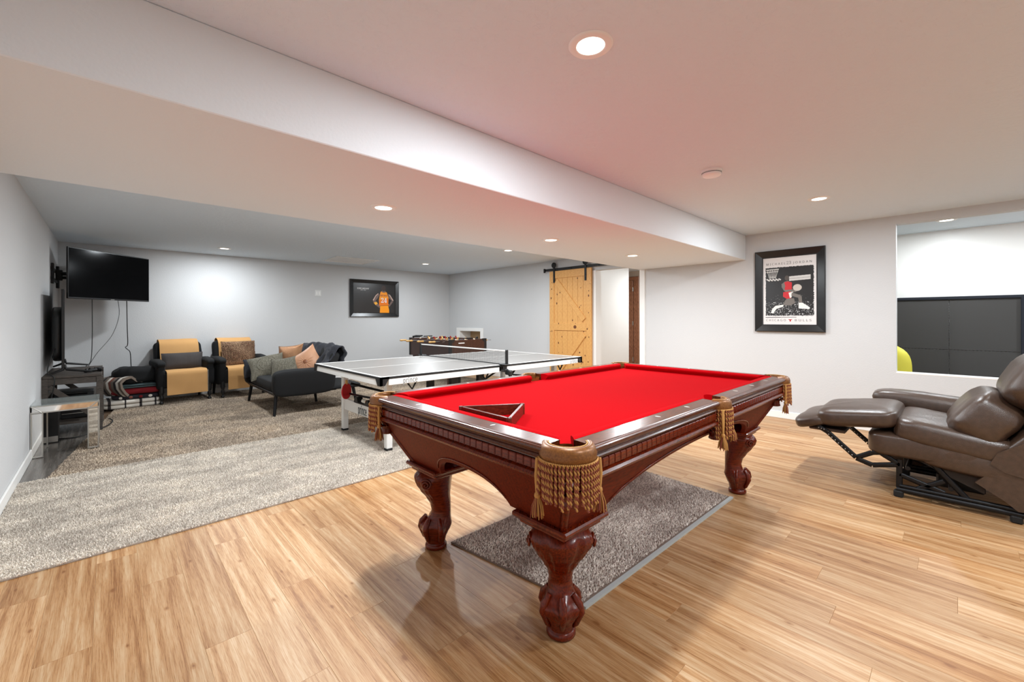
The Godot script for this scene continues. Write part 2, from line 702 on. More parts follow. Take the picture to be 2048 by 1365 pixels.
	# leather
	m = tri(mat("brown_leather", rgb(74, 57, 46), 0.33), Vector3.ONE * 4.0)
	m.albedo_texture = ntex(0.012, 61, [rgb(200, 190, 182), rgb(255, 250, 245)], 512, 4)
	m.heightmap_enabled = true
	m.heightmap_texture = ntex(0.12, 62, [], 512, 3)
	m.heightmap_scale = 0.08
	m.metallic_specular = 0.6
	mat("piping", rgb(70, 52, 42), 0.45)
	mat("dust_cloth", rgb(40, 33, 28), 0.95)
	mat("black_steel", rgb(20, 21, 24), 0.4, 0.4)
	mat("steel_glint", rgb(190, 190, 195), 0.3, 0.9)
	mat("red_plastic", rgb(150, 12, 22), 0.4)
	m = tri(mat("foam", rgb(74, 72, 70), 0.9), Vector3.ONE * 5.0)
	m.albedo_texture = ntex(0.25, 63, [rgb(200, 200, 200), rgb(255, 255, 255)], 256, 3)
	mat("foam_edge", rgb(22, 26, 36), 0.85)
	m = mat("yellow_shell", rgb(236, 226, 84), 0.3)
	mat("beige_board", rgb(206, 190, 172), 0.7)
	mat("niche_back", rgb(184, 150, 112), 0.7)
	mat("print_white", rgb(226, 222, 220), 0.6)
	mat("print_black", rgb(30, 29, 29), 0.6)
	mat("print_text", rgb(96, 92, 92), 0.6)
	mat("print_red", rgb(176, 24, 36), 0.6)
	mat("cord", rgb(18, 18, 18), 0.5)


func room() -> void:
	# floor: every board is a part
	var fl := Node3D.new()
	fl.name = "floor"
	add_child(fl)
	fl.set_meta("kind", "structure")
	part(span(WALL_L - 0.2, WALL_R + 2.0, -0.14, -0.009, WALL_F - 0.2, WALL_B + 0.2), "subfloor", M.subfloor, fl)
	var bd := MB.new()
	var hx := 0.0744
	var hz := 0.6096
	var c := 0.0006
	var th := 0.009
	var T := [Vector3(-hx + c, 0, -hz + c), Vector3(hx - c, 0, -hz + c), Vector3(hx - c, 0, hz - c), Vector3(-hx + c, 0, hz - c)]
	var S := [Vector3(-hx, -c, -hz), Vector3(hx, -c, -hz), Vector3(hx, -c, hz), Vector3(-hx, -c, hz)]
	bd.quad_n(T[0], T[1], T[2], T[3], Vector3.UP)
	for k in 4:
		var k2 := (k + 1) % 4
		var o: Vector3 = (S[k] + S[k2]).normalized()
		bd.quad_n(S[k], S[k2], T[k2], T[k], o + Vector3.UP)
		bd.quad_n(S[k] + Vector3.DOWN * th, S[k2] + Vector3.DOWN * th, S[k2], S[k], o)
	var board := bd.mesh()
	var rng := RandomNumberGenerator.new()
	rng.seed = 8
	var off := 0.0
	var x := WALL_L + 0.0745
	while x < WALL_R + 0.05:
		off = fmod(off + 0.37 + rng.randf() * 0.3, 1.22)
		var d := WALL_F - off + 0.61
		var stop := WALL_B if x > 5.3 else 3.1
		while d - 0.61 < stop:
			plank(board, fl, x, d, "oak_%d_%d" % [rng.randi() % 4, rng.randi() % 3], rng.randi() % 2 == 0)
			d += 1.2195
		if x < -0.05:
			d = 4.0 + off
			while d - 0.61 < WALL_B:
				if d - 0.61 > 3.7:
					plank(board, fl, x, d, "grey_oak_%d" % (rng.randi() % 2), rng.randi() % 2 == 0)
				d += 1.2195
		x += 0.149
	# walls
	struct(span(WALL_L - 0.15, WALL_L, -0.1, CEIL + 0.1, WALL_F - 0.15, WALL_B + 0.15), "wall_left", M.wall_paint)
	struct(span(WALL_L, 8.6, -0.1, CEIL + 0.1, WALL_B, WALL_B + 0.15), "wall_back", M.wall_paint)
	struct(span(WALL_L, 7.4, -0.1, CEIL + 0.1, WALL_F - 0.15, WALL_F), "wall_front", M.wall_paint)
	var w := MB.new()
	var a := WALL_R
	var b := WALL_R + 0.12
	# the right wall: niche at 7.05-7.93, doorway at 3.30-4.16, wide opening at -1.5-0.42
	span(a, b, -0.1, CEIL + 0.05, 7.93, WALL_B, w)
	span(a, b, 0.955, CEIL + 0.05, 7.05, 7.93, w)
	span(a, b, -0.1, 0.52, 7.05, 7.93, w)
	span(a, b, -0.1, CEIL + 0.05, 4.13, 7.05, w)
	span(a, b, 2.003, CEIL + 0.05, 3.29, 4.13, w)
	span(a, b, -0.1, CEIL + 0.05, 0.421, 3.29, w)
	span(a, b, -0.1, 0.643, -1.6, 0.421, w)
	span(a, b, 2.165, CEIL + 0.05, -1.6, 0.421, w)
	span(a, b, -0.1, CEIL + 0.05, WALL_F, -1.6, w)
	struct(w, "wall_right", M.wall_paint)
	struct(span(WALL_L - 0.15, 8.6, CEIL, CEIL + 0.12, WALL_F - 0.15, WALL_B + 0.15), "ceiling", M.ceiling_paint)
	struct(span(WALL_L, WALL_R, BEAM_Y, CEIL, BEAM_F, BEAM_B, null, 0.004), "ceiling_beam", M.beam_paint)
	# hall and next room shell
	struct(span(7.25, 7.4, -0.1, CEIL, WALL_F, 2.4), "wall_next_room", M.trim_white)
	struct(span(WALL_R + 0.12, 7.4, -0.1, CEIL, 2.25, 2.4), "wall_next_room_side", M.trim_white)
	struct(span(WALL_R + 0.12, 7.38, -0.1, CEIL, 4.42, 4.57), "wall_hall_side", M.trim_white)
	struct(span(7.23, 7.38, -0.1, CEIL, 4.57, 6.05), "wall_hall_return", M.trim_white)
	struct(span(7.38, 8.6, -0.1, CEIL, 5.9, 6.05), "wall_hall_far", M.trim_white)
	struct(span(8.45, 8.6, -0.1, CEIL, 2.4, 5.9), "wall_hall_end", M.beige_board)
	struct(span(7.4, 8.45, -0.1, CEIL, 2.4, 2.55), "wall_hall_near", M.trim_white)
	struct(span(WALL_R + 0.12, 8.45, -0.009, 0.0, 2.4, 5.9), "floor_hall", M.oak_1_1)
	struct(span(WALL_R + 0.12, 7.25, -0.009, 0.0, WALL_F, 2.25), "floor_next_room", M.brown_carpet)
	# baseboards
	var h := 0.085
	struct(span(WALL_L, WALL_L + 0.014, 0, h, WALL_F, WALL_B, null, 0.004), "baseboard_left", M.trim_white)
	struct(span(WALL_L, WALL_R, 0, h, WALL_B - 0.014, WALL_B, null, 0.004), "baseboard_back", M.trim_white)
	struct(span(WALL_R - 0.014, WALL_R, 0, h, 0.0 + WALL_F, 3.2, null, 0.004), "baseboard_right", M.trim_white)
	struct(span(WALL_R - 0.014, WALL_R, 0, h, 4.2, WALL_B, null, 0.004), "baseboard_right_far", M.trim_white)
	# doorway casing
	var tr := MB.new()
	span(WALL_R - 0.018, WALL_R + 0.135, 0, 2.003, 4.105, 4.20, tr, 0.003)
	span(WALL_R - 0.018, WALL_R + 0.135, 0, 2.003, 3.225, 3.31, tr, 0.003)
	struct(tr, "trim_1", M.trim_white)
	struct(span(WALL_R - 0.002, WALL_R + 0.13, 0.633, 0.645, -1.6, 0.421, null, 0.002), "trim_2", M.trim_white)
	carpets()


func plank(board: ArrayMesh, parent: Node3D, x: float, d: float, m: String, turned: bool) -> void:
	var o := MeshInstance3D.new()
	o.mesh = board
	o.material_override = M[m]
	o.position = P(x, 0, d)
	if turned:
		o.rotation.y = PI
	put(o, "plank", parent)


func tufts(called: String, parent: Node3D, quad: Array, step: float, y: float, tall: float, cols: Array, sd: int, patch: float) -> void:
	# quad: four corners (x, d) in order; tufts on a jittered lattice inside
	var rng := RandomNumberGenerator.new()
	rng.seed = sd
	var nz := noise(1.0, sd, 3)
	var poly := PackedVector2Array(quad)
	var lo: Vector2 = quad[0]
	var hi: Vector2 = quad[0]
	for q in quad:
		lo = lo.min(q)
		hi = hi.max(q)
	var buf := PackedFloat32Array()
	var count := 0
	var d := lo.y
	while d < hi.y:
		var x := lo.x
		while x < hi.x:
			var p := Vector2(x + rng.randf_range(-0.5, 0.5) * step, d + rng.randf_range(-0.5, 0.5) * step)
			x += step
			if not Geometry2D.is_point_in_polygon(p, poly):
				continue
			var patchy := nz.get_noise_2d(p.x * patch, p.y * patch * 1.8)
			var s := step * rng.randf_range(0.85, 1.3)
			var hgt := tall * rng.randf_range(0.75, 1.2)
			var lean := Vector2(rng.randf_range(-0.5, 0.5), rng.randf_range(-0.5, 0.5) + patchy * 0.9) * hgt
			var tw := rng.randf() * TAU
			var f := clampf(rng.randf() * 0.7 + 0.15 + patchy * 0.6, 0.0, 1.0)
			var c: Color = cols[0].lerp(cols[1], f).srgb_to_linear()
			buf.append_array(PackedFloat32Array([s * cos(tw), lean.x, s * sin(tw), p.x, 0, hgt, 0, y, -s * sin(tw), lean.y, s * cos(tw), -p.y, c.r, c.g, c.b, 1.0]))
			count += 1
		d += step
	var b := MB.new()
	var ring := []
	for k in 4:
		ring.append(Vector3(cos(TAU * k / 4) * 0.62, 0, sin(TAU * k / 4) * 0.62))
	for k in 4:
		b.tri_n(ring[k], ring[(k + 1) % 4], Vector3(0, 1, 0), ring[k] + ring[(k + 1) % 4] + Vector3.UP * 0.4)
	var mm := MultiMesh.new()
	mm.transform_format = MultiMesh.TRANSFORM_3D
	mm.use_colors = true
	mm.mesh = b.mesh()
	mm.mesh.surface_set_material(0, M.tuft)
	mm.instance_count = count
	mm.buffer = buf
	var o := MultiMeshInstance3D.new()
	o.multimesh = mm
	put(o, called, parent)
	o.set_meta("kind", "stuff")


func slab(quad: Array, y0: float, y1: float, m: Material, called: String, parent: Node3D) -> void:
	var b := MB.new()
	b.extrude(PackedVector2Array(quad), Vector3(0, y0, 0), Vector3.RIGHT, Vector3.FORWARD, Vector3.UP * (y1 - y0))
	part(b, called, m, parent)


func carpets() -> void:
	var o := thing("carpet", "pale grey pile carpet strip laid along the wood floor", "carpet")
	var q := [Vector2(-0.475, 3.01), Vector2(4.7, 3.05), Vector2(4.7, 4.72), Vector2(-0.475, 4.695)]
	slab(q, 0.001, 0.009, M.pale_carpet, "backing", o)
	tufts("pile", o, q, 0.008, 0.007, 0.011, [rgb(156, 146, 134), rgb(242, 233, 220)], 4, 2.2)
	o = thing("carpet", "brown grey pile carpet under the armchairs and the black futon", "carpet")
	q = [Vector2(-0.335, 4.70), Vector2(5.25, 4.73), Vector2(5.25, 8.24), Vector2(0.12, 8.24), Vector2(-0.1, 6.45)]
	slab(q, 0.001, 0.007, M.brown_carpet, "backing", o)
	tufts("pile", o, q, 0.0125, 0.005, 0.014, [rgb(120, 106, 92), rgb(214, 196, 174)], 5, 1.3)
	o = thing("rug", "brown grey carpet offcut with one bound edge beneath the pool table", "rug")
	q = [Vector2(1.425, 1.07), Vector2(3.0, 1.04), Vector2(3.035, 1.84), Vector2(1.32, 1.86)]
	slab(q, 0.001, 0.009, M.rug_backing, "backing", o)
	tufts("pile", o, [Vector2(1.428, 1.085), Vector2(2.99, 1.055), Vector2(3.025, 1.835), Vector2(1.325, 1.855)], 0.0085, 0.007, 0.012, [rgb(150, 134, 124), rgb(255, 246, 236)], 6, 1.2)
	slab([Vector2(1.42, 1.052), Vector2(3.005, 1.022), Vector2(3.005, 1.042), Vector2(1.42, 1.072)], 0.0, 0.011, M.rug_binding, "bound_edge", o)


func arch(x: float, half: float, flat_from: float, low: float, high: float) -> float:
	if absf(x) >= flat_from:
		return low
	return low + (high - low) * pow(1.0 - pow(absf(x) / flat_from, 2.6), 0.6)


func on_panel(p: Vector2, inset: float, is_end: bool, s: float) -> Vector3:
	var lean := (0.684 - p.y) / (0.684 - 0.452)
	var out := (1.16 if is_end else 0.64) - lean * 0.125 - inset
	return Vector3(s * out, p.y, p.x) if is_end else Vector3(p.x, p.y, s * out)


func pool_table() -> void:
	var HX := 1.205
	var HZ := 0.685
	var T := thing("pool_table", "mahogany pool table with red cloth and fringed leather pockets", "pool table", P(2.195, 0, 1.468))
	# slate bed under cloth, cut away at the pockets
	var rect := PackedVector2Array([Vector2(-HX + 0.1, -HZ + 0.1), Vector2(HX - 0.1, -HZ + 0.1), Vector2(HX - 0.1, HZ - 0.1), Vector2(-HX + 0.1, HZ - 0.1)])
	var holes := []
	for sx in [-1, 0, 1]:
		for sz in [-1, 1]:
			holes.append(Vector2(sx * (HX - 0.08), sz * (HZ - (0.08 if sx else 0.052))))
	for hc in holes:
		var ring := PackedVector2Array()
		for i in 28:
			ring.append(hc + Vector2.from_angle(TAU * i / 28) * 0.053)
		rect = Geometry2D.clip_polygons(rect, ring)[0]
	var b := MB.new()
	b.extrude(rect, Vector3(0, 0.735, 0), Vector3.RIGHT, Vector3.BACK, Vector3.UP * 0.027)
	part(b, "cloth_bed", M.red_felt, T)
	# rails and cushions
	var wood := PackedVector2Array([Vector2(0.02, 0.742), Vector2(0.02, 0.748), Vector2(0.011, 0.752), Vector2(0.008, 0.757), Vector2(0.011, 0.762), Vector2(0.016, 0.764), Vector2(0.014, 0.770), Vector2(0.005, 0.776), Vector2(0.001, 0.783), Vector2(0.0015, 0.789), Vector2(0.004, 0.793), Vector2(0.007, 0.7945), Vector2(0.009, 0.7935), Vector2(0.011, 0.7965), Vector2(0.014, 0.7985), Vector2(0.086, 0.801), Vector2(0.086, 0.742)])
	var cush := PackedVector2Array([Vector2(0.084, 0.756), Vector2(0.084, 0.8015), Vector2(0.098, 0.8035), Vector2(0.12, 0.801), Vector2(0.133, 0.796), Vector2(0.137, 0.790), Vector2(0.135, 0.783), Vector2(0.122, 0.766), Vector2(0.118, 0.756)])
	var runs := []  # centre, half length, inward, along, gap slopes
	for s in [-1.0, 1.0]:
		runs.append([Vector3(s * HX, 0, 0), HZ - 0.118, Vector3(-s, 0, 0), Vector3(0, 0, 1), 0.9, 0.9, HZ])
		for k in [-1.0, 1.0]:
			runs.append([Vector3(k * (HX - 0.118 + 0.062) / 2, 0, s * HZ), (HX - 0.118 - 0.062) / 2, Vector3(0, 0, -s), Vector3(k, 0, 0), 0.35, 0.9, 0.0])
	var sight := MB.new()
	sight.extrude(PackedVector2Array([Vector2(-0.014, 0), Vector2(-0.005, -0.0042), Vector2(0.005, -0.0042), Vector2(0.014, 0), Vector2(0.005, 0.0042), Vector2(-0.005, 0.0042)]), Vector3.ZERO, Vector3.RIGHT, Vector3.FORWARD, Vector3.UP * 0.0012)
	var sight_mesh := sight.mesh()
	for r in runs:
		var c: Vector3 = r[0]
		var inw: Vector3 = r[2]
		var al: Vector3 = r[3]
		var half: float = r[1]
		var A := PackedVector3Array()
		var B := PackedVector3Array()
		for p in wood:
			A.append(c + inw * p.x + Vector3.UP * p.y - al * half)
			B.append(c + inw * p.x + Vector3.UP * p.y + al * half)
		var w := MB.new()
		w.loft(wood, A, B)
		var rail := part(w, "rail", M.rail_wood, T)
		A = PackedVector3Array()
		B = PackedVector3Array()
		for p in cush:
			var back: float = p.x - 0.084
			A.append(c + inw * p.x + Vector3.UP * p.y - al * (half - back * r[4]))
			B.append(c + inw * p.x + Vector3.UP * p.y + al * (half - back * r[5]))
		var q := MB.new()
		q.loft(cush, A, B)
		part(q, "cushion", M.red_felt, T)
		for k in [-1, 0, 1]:
			var o := MeshInstance3D.new()
			o.mesh = sight_mesh
			o.material_override = M.inlay
			var step: float = 0.265 if r[6] > 0 else 0.27
			o.transform = Transform3D(Basis(inw, Vector3.UP, inw.cross(Vector3.UP)), c + inw * 0.056 + Vector3.UP * 0.7993 + al * step * k)
			put(o, "sight_inlay", rail)
	# apron below the rails: frieze, dentils, bead
	var apron := PackedVector2Array([Vector2(0.02, 0.744), Vector2(0.02, 0.707), Vector2(0.008, 0.703), Vector2(0.002, 0.695), Vector2(0.006, 0.686), Vector2(0.022, 0.680), Vector2(0.06, 0.678), Vector2(0.06, 0.744)])
	var dent := MB.new()
	dent.box(Vector3(0, 0, 0), Vector3(0.0335, 0.033, 0.014), 0.003)
	var dent_mesh := dent.mesh()
	for k in 4:
		var al := Vector3(0, 0, 1) if k < 2 else Vector3(1, 0, 0)
		var s := -1.0 if k % 2 == 0 else 1.0
		var c := Vector3(s * HX, 0, 0) if k < 2 else Vector3(0, 0, s * HZ)
		var inw := -c.normalized()
		var half: float = (HZ if k < 2 else HX) - 0.07
		var w := MB.new()
		w.extrude(apron, c - al * half, inw, Vector3.UP, al * half * 2)
		var ap := part(w, "apron", M.mahogany, T)
		var count := int(half * 2 / 0.036)
		for i in count:
			var o := MeshInstance3D.new()
			o.mesh = dent_mesh
			o.material_override = M.mahogany
			o.transform = Transform3D(Basis(al, Vector3.UP, al.cross(Vector3.UP)), c + inw * 0.0205 + Vector3.UP * 0.7255 + al * ((i - (count - 1) / 2.0) * 0.036))
			put(o, "dentil", ap)
	# cabinet panels, leaning in towards the legs, with arched lower edges
	for k in 4:
		var is_end := k < 2
		var s := -1.0 if k % 2 == 0 else 1.0
		var top_half := (HZ if is_end else HX) - 0.045
		var low_half := (0.515 if is_end else 1.035)
		var flat_from := 0.24 if is_end else 0.80
		var high := 0.562 if is_end else 0.607
		var prof := PackedVector2Array([Vector2(-top_half, 0.684), Vector2(top_half, 0.684), Vector2(low_half, 0.452)])
		var N := 36
		var arc := []
		for i in N + 1:
			var x := flat_from * cos(PI * i / N)
			arc.append(Vector2(x, arch(x, low_half, flat_from, 0.452, high)))
		for p in arc:
			prof.append(p)
		prof.append(Vector2(-low_half, 0.452))
		var A := PackedVector3Array()
		var B := PackedVector3Array()
		for p in prof:
			A.append(on_panel(p, 0.0, is_end, s))
			B.append(on_panel(p, 0.024, is_end, s))
		var w := MB.new()
		w.loft(prof, A, B)
		var panel := part(w, "cabinet_panel", M.mahogany_satin, T)
		var pts := []
		for i in range(2, N - 1):
			var a: Vector2 = arc[i]
			pts.append(on_panel(Vector2(a.x, a.y + 0.022), -0.002, is_end, s))
		var bead := MB.new()
		bead.tube(pts, 0.0035, 6)
		part(bead, "arch_bead", M.mahogany, panel)
	var posts := MB.new()
	for sx in [-1.0, 1.0]:
		for sz in [-1.0, 1.0]:
			var cp := MB.new()
			cp.tube([Vector3(sx * (HX - 0.05), 0.684, sz * (HZ - 0.05)), Vector3(sx * 1.03, 0.45, sz * 0.51)], [0.014, 0.013], 8)
			part(cp, "corner_post", M.mahogany, T)
	# pockets
	for i in holes.size():
		var hc: Vector2 = holes[i]
		var at := Vector3(hc.x, 0, hc.y)
		var corner := absf(hc.x) > 0.1
		var out := Vector3(signf(hc.x), 0, signf(hc.y)).normalized() if corner else Vector3(0, 0, signf(hc.y))
		pocket(T, at, out, corner, 40 + i)
	# legs
	var leg := pool_leg()
	for k in 4:
		var o: Node3D = leg if k == 0 else leg.duplicate()
		put(o, "leg", T)
		var sx := -1.0 if k % 2 == 0 else 1.0
		var sz := 1.0 if k < 2 else -1.0
		o.position = Vector3(sx * 0.925, 0, sz * 0.405)
		o.rotation.y = atan2(-sz, sx)
	# triangle rack on the cloth
	var tri_pts := [Vector2(1.133, 1.535), Vector2(1.388, 1.375), Vector2(1.133, 1.20)]
	var rk := thing("ball_rack", "empty wooden triangle ball rack lying on the red cloth", "ball rack", P(1.17, 0.7625, 1.37))
	for k in 3:
		var a: Vector2 = tri_pts[k] - Vector2(1.17, 1.37)
		var c2: Vector2 = tri_pts[(k + 1) % 3] - Vector2(1.17, 1.37)
		var e := (c2 - a).normalized()
		var nrm := Vector2(-e.y, e.x)
		var mid := Vector2((tri_pts[0] + tri_pts[1] + tri_pts[2]) / 3.0) - Vector2(1.17, 1.37)
		if nrm.dot(mid - a) < 0:
			nrm = -nrm
		var w := MB.new()
		var pr := PackedVector2Array([a + e * 0.012, c2 - e * 0.012, c2 - e * 0.024 + nrm * 0.011, a + e * 0.024 + nrm * 0.011])
		w.extrude(pr, Vector3.ZERO, Vector3.RIGHT, Vector3.FORWARD, Vector3.UP * 0.047)
		part(w, "rack_side", M.rack_wood, rk)
	for k in 3:
		var a: Vector2 = tri_pts[k] - Vector2(1.17, 1.37)
		var w := MB.new()
		var mid := Vector2((tri_pts[0] + tri_pts[1] + tri_pts[2]) / 3.0) - Vector2(1.17, 1.37)
		var p := a + (mid - a).normalized() * 0.014
		w.lathe([Vector2(0.0, 0), Vector2(0.012, 0.0), Vector2(0.012, 0.047), Vector2(0, 0.047)], 14, Vector3(p.x, 0, -p.y))
		part(w, "rack_corner", M.rack_wood, rk)


func pocket(T: Node3D, at: Vector3, out: Vector3, corner: bool, sd: int) -> void:
	var side := Vector3.UP.cross(out)
	var span_a := 1.85 if corner else 1.35
	var R := 1.0 if corner else 0.86
	var sec := [Vector2(0.066, 0.752), Vector2(0.086, 0.753), Vector2(0.092, 0.758), Vector2(0.094, 0.776), Vector2(0.089, 0.793), Vector2(0.081, 0.802), Vector2(0.071, 0.805), Vector2(0.062, 0.801), Vector2(0.059, 0.792), Vector2(0.059, 0.754)]
	var rows := []
	var N := 26
	for i in N + 1:
		var a := -span_a + 2 * span_a * i / N
		var dir := out * cos(a) + side * sin(a)
		var ring := PackedVector3Array()
		for p in sec:
			ring.append(at + dir * p.x * R + Vector3.UP * p.y)
		rows.append(ring)
	var b := MB.new()
	b.grid(rows, true, false, true)
	b.fan(rows[0], rows[0][0] - rows[1][0])
	b.fan(rows[-1], rows[-1][0] - rows[-2][0])
	var pk := part(b, "pocket", M.pocket_leather, T, "bronze brown leather pocket casing")
	# stitched rim, drop and carved cup
	var st := MB.new()
	var pts := []
	for i in N + 1:
		var a := -span_a * 0.97 + 2 * span_a * 0.97 * i / N
		pts.append(at + (out * cos(a) + side * sin(a)) * 0.062 * R + Vector3.UP * 0.803)
	st.tube(pts, 0.0022, 5)
	part(st, "stitching", M.gold_thread, pk)
	var w := MB.new()
	w.lathe([Vector2(0.058, 0.78), Vector2(0.056, 0.735), Vector2(0.055, 0.70)], 20, at)
	part(w, "pocket_drop", M.pocket_leather, pk)
	var cup := MB.new()
	var c := at + out * 0.005
	cup.lathe([Vector2(0.0, 0.598), Vector2(0.024, 0.596), Vector2(0.031, 0.60), Vector2(0.027, 0.615), Vector2(0.026, 0.632), Vector2(0.034, 0.638), Vector2(0.03, 0.641), Vector2(0.0, 0.641)], 28, c, 0.05, 14)
	part(cup, "ball_cup", M.mahogany, pk)
	for k in 7:
		var a := TAU * k / 7 + 0.3
		var d1 := Vector3(cos(a), 0, sin(a))
		var d2 := Vector3(cos(a + 0.45), 0, sin(a + 0.45))
		var s1 := MB.new()
		s1.tube([c + d1 * 0.03 + Vector3.UP * 0.638, c + d1 * 0.05 + Vector3.UP * 0.652, c + d2 * 0.056 + Vector3.UP * 0.675, c + d2 * 0.054 + Vector3.UP * 0.70], [0.007, 0.008, 0.008, 0.008], 6, true, 0.5, d1)
		part(s1, "strap", M.mahogany, pk)
	# fringe: two-ply cords hanging round the casing, with a tassel at each end
	var g := MB.new()
	var h := MB.new()
	var rng := RandomNumberGenerator.new()
	rng.seed = sd
	var cords := 25 if corner else 15
	for i in cords:
		var a := (-1.0 + 2.0 * i / (cords - 1)) * (1.5 if corner else 1.15)
		var dir := out * cos(a) + side * sin(a)
		var top := at + dir * 0.0935 * R + Vector3.UP * 0.757
		var long := 0.134 + rng.randf_range(-0.012, 0.01) - (0.02 if absf(a) > 1.2 else 0.0)
		var sway := Vector3(rng.randf_range(-1, 1), 0, rng.randf_range(-1, 1)) * 0.006
		for ply in 2:
			var line := []
			var K := 26
			for k in K + 1:
				var f := float(k) / K
				var ph := f * long / 0.022 * TAU + ply * PI
				line.append(top + Vector3.DOWN * long * f + sway * f + dir * 0.003 * f + (dir * cos(ph) + Vector3.UP.cross(dir) * sin(ph)) * 0.0026)
			(g if ply == 0 else h).tube(line, 0.0033, 5)
	# heading band of little loops
	for i in (cords * 2 - 1):
		var a := (-1.0 + 2.0 * i / (cords * 2 - 2)) * (1.55 if corner else 1.2)
		g.sell(at + (out * cos(a) + side * sin(a)) * 0.0945 * R + Vector3.UP * 0.757, Vector3(0.0035, 0.003, 0.0035), 1, 1, 6, 4)
	part2(g, M.gold_thread, h, M.wine_thread, "fringe", pk).set_meta("kind", "stuff")
	for s in [-1.0, 1.0]:
		var a: float = s * (1.42 if corner else 0.75)
		var dir := out * cos(a) + side * sin(a)
		var top := at + dir * 0.1 * R + Vector3.UP * 0.757
		var t1 := MB.new()
		var t2 := MB.new()
		var drop := 0.115 if s < 0 else 0.095
		t1.tube([top, top + Vector3.DOWN * drop * 0.5 + dir * 0.003, top + Vector3.DOWN * drop], [0.006, 0.007, 0.006], 7)
		t1.sell(top + Vector3.DOWN * (drop + 0.006), Vector3(0.01, 0.011, 0.01), 0.9, 0.9, 10, 6)
		for k in 46:
			var aa := rng.randf() * TAU
			var rr := sqrt(rng.randf())
			var d2 := Vector3(cos(aa), 0, sin(aa)) * rr
			var p0 := top + Vector3.DOWN * (drop + 0.012) + d2 * 0.007
			var p1 := p0 + Vector3.DOWN * rng.randf_range(0.05, 0.066) + d2 * 0.016
			(t1 if k % 5 < 3 else t2).tube([p0, (p0 + p1) / 2 + d2 * 0.004, p1], [0.0022, 0.0022, 0.0016], 4)
		part2(t1, M.gold_thread, t2, M.wine_thread, "tassel", pk)


